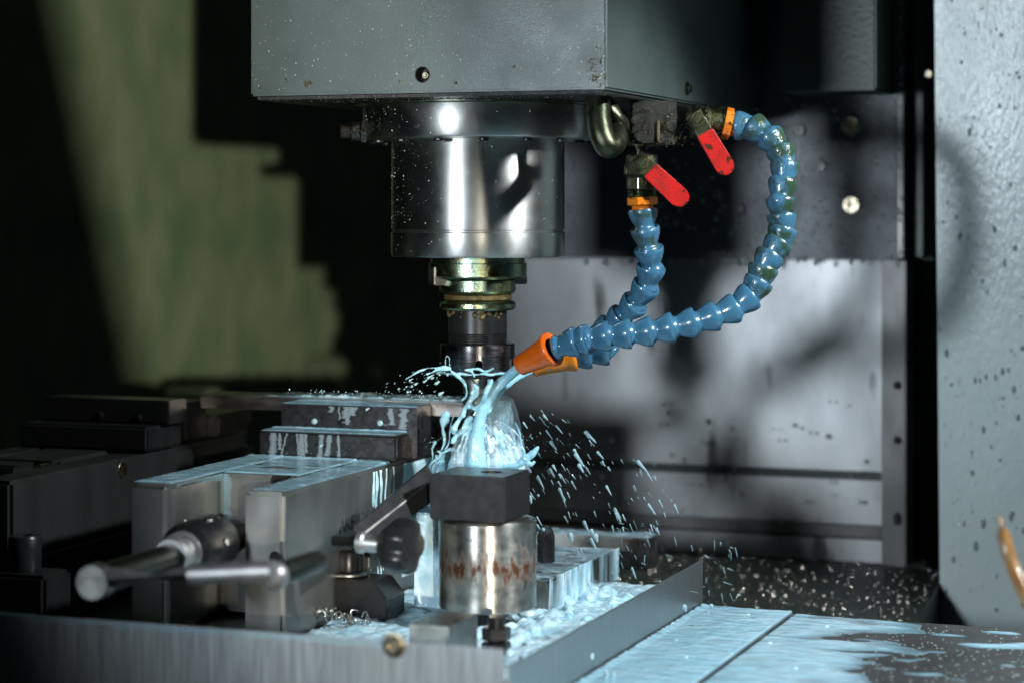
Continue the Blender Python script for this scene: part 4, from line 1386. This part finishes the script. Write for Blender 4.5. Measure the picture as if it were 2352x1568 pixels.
bm = bmesh.new()
for i in range(190):
    u = R.random() ** 0.8
    a0 = R.uniform(0.02, 1.0)
    # fan from the splash: angle below the horizontal grows towards the left edge
    ang = math.radians(20 + 62 * a0)
    dist = 90 + 520 * u * (0.65 + 0.35 * a0)
    x = 1140 + math.cos(ang) * dist * 1.05
    y = 905 + math.sin(ang) * dist * 0.72 + 120 * u * u
    if x < 1215 and y > 1060 or y > 1360 or (x > 1480 and y < 1010 and R.random() < 0.85):
        continue
    D = R.uniform(1.76, 1.90)
    sl = math.radians(42 + 32 * min(1, max(0, (y - 900) / 400)) + R.uniform(-9, 9))
    d = (RT * math.cos(sl) - UP * math.sin(sl)).normalized()
    big = R.random()
    r = (0.8 + 4.6 * big ** 3.4) * D / FPX
    if u > 0.8:
        r *= 0.6
    L = r * R.uniform(3, 7) + (12 * R.random()) * D / FPX
    drop(bm, pt(x, y, D=D), r, d, min(L, 34 * D / FPX))
for i in range(60):                  # low sideways spray over the tray corner
    x, y = R.uniform(1400, 1700), R.uniform(1190, 1370)
    if y < 1180 + (x - 1400) * 0.25:
        continue
    sl = math.radians(R.choice((20, 65, 85)) + R.uniform(-12, 12))
    d = (RT * math.cos(sl) - UP * math.sin(sl)).normalized()
    drop(bm, pt(x, y, D=R.uniform(1.82, 1.9)), R.uniform(0.6, 1.5) * 3.6e-4, d, R.uniform(8, 26) * 3.6e-4)
for (x, y, r, D) in ((1310, 1228, 7.5, 1.75), (1368, 1230, 7, 1.75), (1216, 1142, 7, 1.78), (1236, 1137, 3.5, 1.78), (1247, 1215, 5, 1.78), (1572, 1392, 6, 1.72), (1634, 1390, 5, 1.76), (1250, 835, 4, 1.8), (1262, 848, 3, 1.8)):
    drop(bm, pt(x, y, D=D), r * D / FPX, (RT * 0.3 - UP * 0.95).normalized(), r * 2.2 * D / FPX if r > 5 else 0)
for i in range(420):                 # mist round the splash
    a_ = R.uniform(-0.3, 3.4)
    q_ = abs(R.gauss(0, 1))
    x = 1115 + math.cos(a_) * (70 + 120 * q_)
    y = 1000 + math.sin(a_) * (50 + 70 * q_) * (1 if math.sin(a_) > 0 else -0.6)
    D = R.uniform(1.74, 1.90)
    if x < 900 or (986 < x < 1197 and y > 1080):
        continue
    add(bm, blob(pt(x, y, D=D), (0.35 + 1.3 * R.random() ** 4) * D / FPX, sub=1))
for i in range(95):                  # fine beads thrown left of the nut
    u = R.random()
    x = 1010 - 140 * u + R.gauss(0, 9)
    y = 855 + 48 * u + R.gauss(0, 11) + (18 if R.random() < 0.4 else 0)
    if y > 903:
        continue
    D = R.uniform(1.80, 1.88)
    r = (0.7 + 3.4 * R.random() ** 3) * D / FPX
    d = (-RT * 0.86 - UP * 0.5).normalized()
    drop(bm, pt(x, y, D=D), r, -d, r * R.uniform(0, 4.5))
for i in range(40):                  # beads over bar and jaws
    x = R.uniform(660, 1020)
    drop(bm, pt(x, 899 + (x - 660) * 0.022 + R.gauss(0, 4), D=1.86), R.uniform(0.5, 2.2) * 3.6e-4, UP, 0)
for (x, y) in ((722, 967), (873, 971)):
    drop(bm, pt(x, y, Y=-0.0385), 0.0027, UP, 0)
for (x, y, r) in ((842, 940, 3.2), (736, 1024, 3), (1002, 880, 4), (1010, 905, 4.5)):
    drop(bm, pt(x, y, D=1.81), r * 3.6e-4, (RT * 0.8 + UP * 0.5).normalized(), r * 2.5 * 3.6e-4)
o = obj('coolant_spray', bm, M['drop'], None, 180)
tag(o, 'cloud of flying cyan coolant drops right and left of the tool', 'spray', kind='stuff')

# small splash peaks on the flooded cover
bm = bmesh.new()
for (x, y, h_, D) in ((1452, 1475, 30, 1.0), (1398, 1560, 26, 1.0), (1546, 1392, 18, 1.0), (1628, 1408, 12, 1.0), (1284, 1560, 24, 1.0), (1700, 1470, 8, 1), (1590, 1510, 8, 1)):
    p = pt(x, y, Z=-0.3308)
    L = h_ * 3.2e-4
    for j in range(3):
        d = Vector((R.uniform(-0.5, 0.5), R.uniform(-0.2, 0.2), 1)).normalized()
        e = p + Vector((R.uniform(-1, 1) * L * 0.5, R.uniform(-1, 1) * L * 0.3, -0.0008))
        add(bm, tube([e, e + d * L * 0.4, e + d * L * (1 - 0.25 * j)], [L * 0.34, L * 0.2, L * 0.05], 10))
for i in range(7):
    p = pt(R.uniform(1420, 1900), R.uniform(1400, 1568), Z=-0.3302)
    if TX + 0.006 < p.x < 0.5:
        add(bm, lathe([(0.0022, -0.001), (0.0021, 0), (0.0014, 0.0007), (0, 0.0009)], p, (0, 0, 1), 12))
o = obj('coolant_peaks', bm, M['milk'], None, 180)
tag(o, 'small splash peaks standing on the flooded cover strip', 'coolant', kind='stuff')


# ------------------------------------------------------------------ beads of liquid and chips on surfaces
def beads(name, spots, m, label, cat='drops', sub=1):
    """spots: (point, normal, radius, length) flattened drops joined as one skin"""
    src = bmesh.new()
    bmesh.ops.create_icosphere(src, subdivisions=sub, radius=1)
    base_v = [v.co.copy() for v in src.verts]
    base_f = [[v.index for v in f.verts] for f in src.faces]
    src.free()
    V, Fc = [], []
    for (p, n, r, st) in spots:
        s_, t_, d_ = frame(n)
        o0 = len(V)
        for b in base_v:
            V.append(p + s_ * b.x * r + t_ * b.y * r * st + d_ * b.z * r * 0.55)
        Fc += [[i + o0 for i in f] for f in base_f]
    c = sum(V, Vector()) / len(V)
    me = bpy.data.meshes.new(name)
    me.from_pydata([v - c for v in V], [], Fc)
    me.materials.append(m)
    me.shade_smooth()
    o = bpy.data.objects.new(name, me)
    C.objects.link(o)
    o.location = c
    return tag(o, label, cat, kind='stuff')


R = random.Random(5)
NF = Vector((0, -1, 0))
sp = []
for i in range(1300):
    x = 1.0 - R.random() ** 1.8
    X = HX0 + 0.002 + x * (HX1 - HX0 - 0.004)
    sp.append((Vector((X, HY0, HZ + 0.002 + R.random() * 0.09)), NF, 0.00013 + 0.0005 * R.random() ** 6, R.uniform(0.8, 1.3)))
beads('oil_mist', sp, M['mist'], 'fine droplets sitting on the grey head front')
sp = []
for i in range(900):
    a = math.radians(-90 + R.uniform(-85, 85))
    zz = zy(R.choice((R.uniform(252, 316), R.uniform(330, 525), R.uniform(330, 525), R.uniform(536, 582), R.uniform(536, 582))))
    rad = 0.0975 if zz > zy(320) else 0.0736
    n = Vector((math.cos(a), math.sin(a), 0))
    sp.append((n * rad + Vector((0, 0, z(zz))), n, 0.00016 + 0.0005 * R.random() ** 6, R.uniform(0.7, 1.4)))
beads('oil_mist', sp, M['mist'], 'fine oil droplets on the spindle barrel')
sp = []
for i in range(300):
    p = pt(R.uniform(2155, 2420), R.uniform(0, 1450), Y=0.36)
    up = 1 if p.z > z(0.0) else 0
    if p.z > z(-0.03) and R.random() < 0.3:
        continue
    p.y = wall_y(p.x, p.z)
    sp.append((p, NF, R.uniform(0.0008, 0.0026) * (0.8 if up else 1), R.uniform(0.8, 2.4)))
beads('wall_drops', [q_ for k_, q_ in enumerate(sp) if k_ % 3 == 0], M['clear'], 'blurred drops hanging on the right wall panel', sub=2)
beads('wall_drops', [(p_, n_, r_ * 0.7, s_) for k_, (p_, n_, r_, s_) in enumerate(sp) if k_ % 3], M['mist'], 'bright blurred drops on the right wall panel', sub=2)
sp = []
for i in range(300):
    p = pt(R.uniform(1500, 2060), R.uniform(215, 590), Y=0.40)
    sp.append((p, NF, R.uniform(0.0006, 0.0022), R.uniform(0.8, 1.5)))
for i in range(60):
    p = pt(R.uniform(2063, 2074), R.uniform(0, 590), Y=0.396)
    sp.append((p, NF, R.uniform(0.0006, 0.0018), 1))
beads('plate_drops', sp, M['clear'], 'drops on the dark carriage plate', sub=2)
sp = []
for i in range(60):
    p = pt(R.uniform(1300, 2080), R.uniform(900, 1280), Y=YC - 0.017 if i % 2 else YC - 0.006)
    sp.append((p, NF, R.uniform(0.0010, 0.0022), R.uniform(0.8, 1.5)))
for i in range(26):
    p = pt(R.uniform(1330, 2080), R.gauss(602, 5), Y=0.399)
    sp.append((p, NF, R.uniform(0.0012, 0.0030), R.uniform(0.8, 1.5)))
beads('cover_drops', sp, M['clear'], 'drops and crumbs on the stainless way cover', sub=2)
# chips lying below the cover
sp = []
for i in range(1100):
    p = Vector((R.uniform(0.02, 0.33), R.uniform(0.14, 0.42), 0))
    p.z = z(-0.392 + (p.y - 0.10) * 0.1323) + R.random() ** 3 * 0.012
    sp.append((p, (NF + UP * R.uniform(0, 2) + Vector((R.uniform(-1, 1), 0, 0))).normalized(), R.uniform(0.0004, 0.0017), R.uniform(0.6, 2.2)))
beads('metal_chips', sp, M['chip'], 'glittering metal chips in the dark gap below the way cover', 'chips', 2)
# curly swarf under the clamp block
bm = bmesh.new()
for i in range(22):
    c = pt(R.uniform(705, 850), R.uniform(1398, 1428), D=1.70)
    rr_ = R.uniform(0.002, 0.0045)
    a0 = R.uniform(0, 6)
    ax = Vector((R.uniform(-1, 1), R.uniform(-.4, .4), R.uniform(-.5, .5))).normalized()
    s_, t_, d_ = frame(ax)
    path = [c + (s_ * math.cos(a0 + 0.45 * j) + t_ * math.sin(a0 + 0.45 * j)) * rr_ + d_ * 0.0005 * j for j in range(R.randint(7, 16))]
    add(bm, tube(path, [0.0006] * len(path), 5))
for i in range(34):
    c = Vector((R.uniform(jx0 + 0.02, jx1 - 0.002), -0.0625, z(R.uniform(-0.2055, -0.1875)))) if i % 3 else Vector((R.uniform(-0.18, -0.06), R.uniform(-0.24, -0.07), VT + 0.0012))
    rr_ = R.uniform(0.0008, 0.0024)
    a0 = R.uniform(0, 6)
    path = [c + Vector((math.cos(a0 + 0.5 * j) * rr_ * (1 + 0.08 * j), 0, math.sin(a0 + 0.5 * j) * rr_)) for j in range(R.randint(3, 9))]
    add(bm, tube(path, [0.00022] * len(path), 4))
o = obj('curly_swarf', bm, M['chip'], None, 180)
tag(o, 'curled bright swarf under the black clamp block and on the jaw step', 'swarf', kind='stuff')
# fine drops on the dry part of the right cover
sp = []
for i in range(420):
    p = pt(R.uniform(1850, 2352), R.uniform(1425, 1567), Z=-0.3316)
    if p.y < 0.04 and p.x > GX + 0.01:
        sp.append((p, UP, R.uniform(0.0003, 0.0012), R.uniform(0.8, 1.6)))
beads('cover_beads', sp, M['clear'], 'tiny drops on the dry part of the right cover plate')
sp = []
for (cx_, cy_, n_, sg) in ((708, 193, 16, 4), (597, 203, 5, 2), (1376, 150, 40, 16), (1372, 185, 14, 8), (1046, 190, 4, 3), (920, 185, 3, 3), (1180, 152, 2, 2), (760, 80, 2, 3), (660, 188, 3, 3)):
    for i in range(n_):
        x_, y_ = R.gauss(cx_, sg), R.gauss(cy_, sg * (1.4 if n_ > 20 else 0.8))
        if x_ < 1391 and y_ < 203:
            sp.append((pt(x_, y_, Y=HY0), NF, R.uniform(0.0004, 0.0012), R.uniform(0.7, 1.5)))
beads('grease_spots', sp, M['greasy'], 'brown grease spots on the grey head front', 'grease')
sp = list(GLINTS)
for i in range(420):
    q = z2(R.uniform(388, 900), R.uniform(190, 420), MD - 0.0015)
    if q.z > HZ - 0.004:
        continue
    sp.append((q, -FW, 0.00014 + 0.0006 * R.random() ** 3, R.uniform(0.7, 1.6)))
for i in range(120):
    q = z2(458 + R.uniform(-55, 55), R.uniform(470, 690), MD - 0.0015)
    sp.append((q + FW * 0.004, -FW, 0.00014 + 0.0006 * R.random() ** 3, R.uniform(0.7, 1.6)))
beads('oil_drops', sp, M['oil'], 'glinting oil drops on the levers and the manifold', 'oil')
# crumbs of dirt hanging under the front edge of the head
sp = []
for i in range(260):
    X = R.uniform(HX0 + 0.003, HX1 - 0.01)
    sp.append((Vector((X, HY0 + R.uniform(0.004, 0.05), HZ - 0.003 - R.random() * 0.001)), -UP, R.uniform(0.0004, 0.0013), R.uniform(0.6, 2.2)))
beads('oily_crumbs', sp, M['valve_dark'], 'oily crumbs stuck below the head edge')
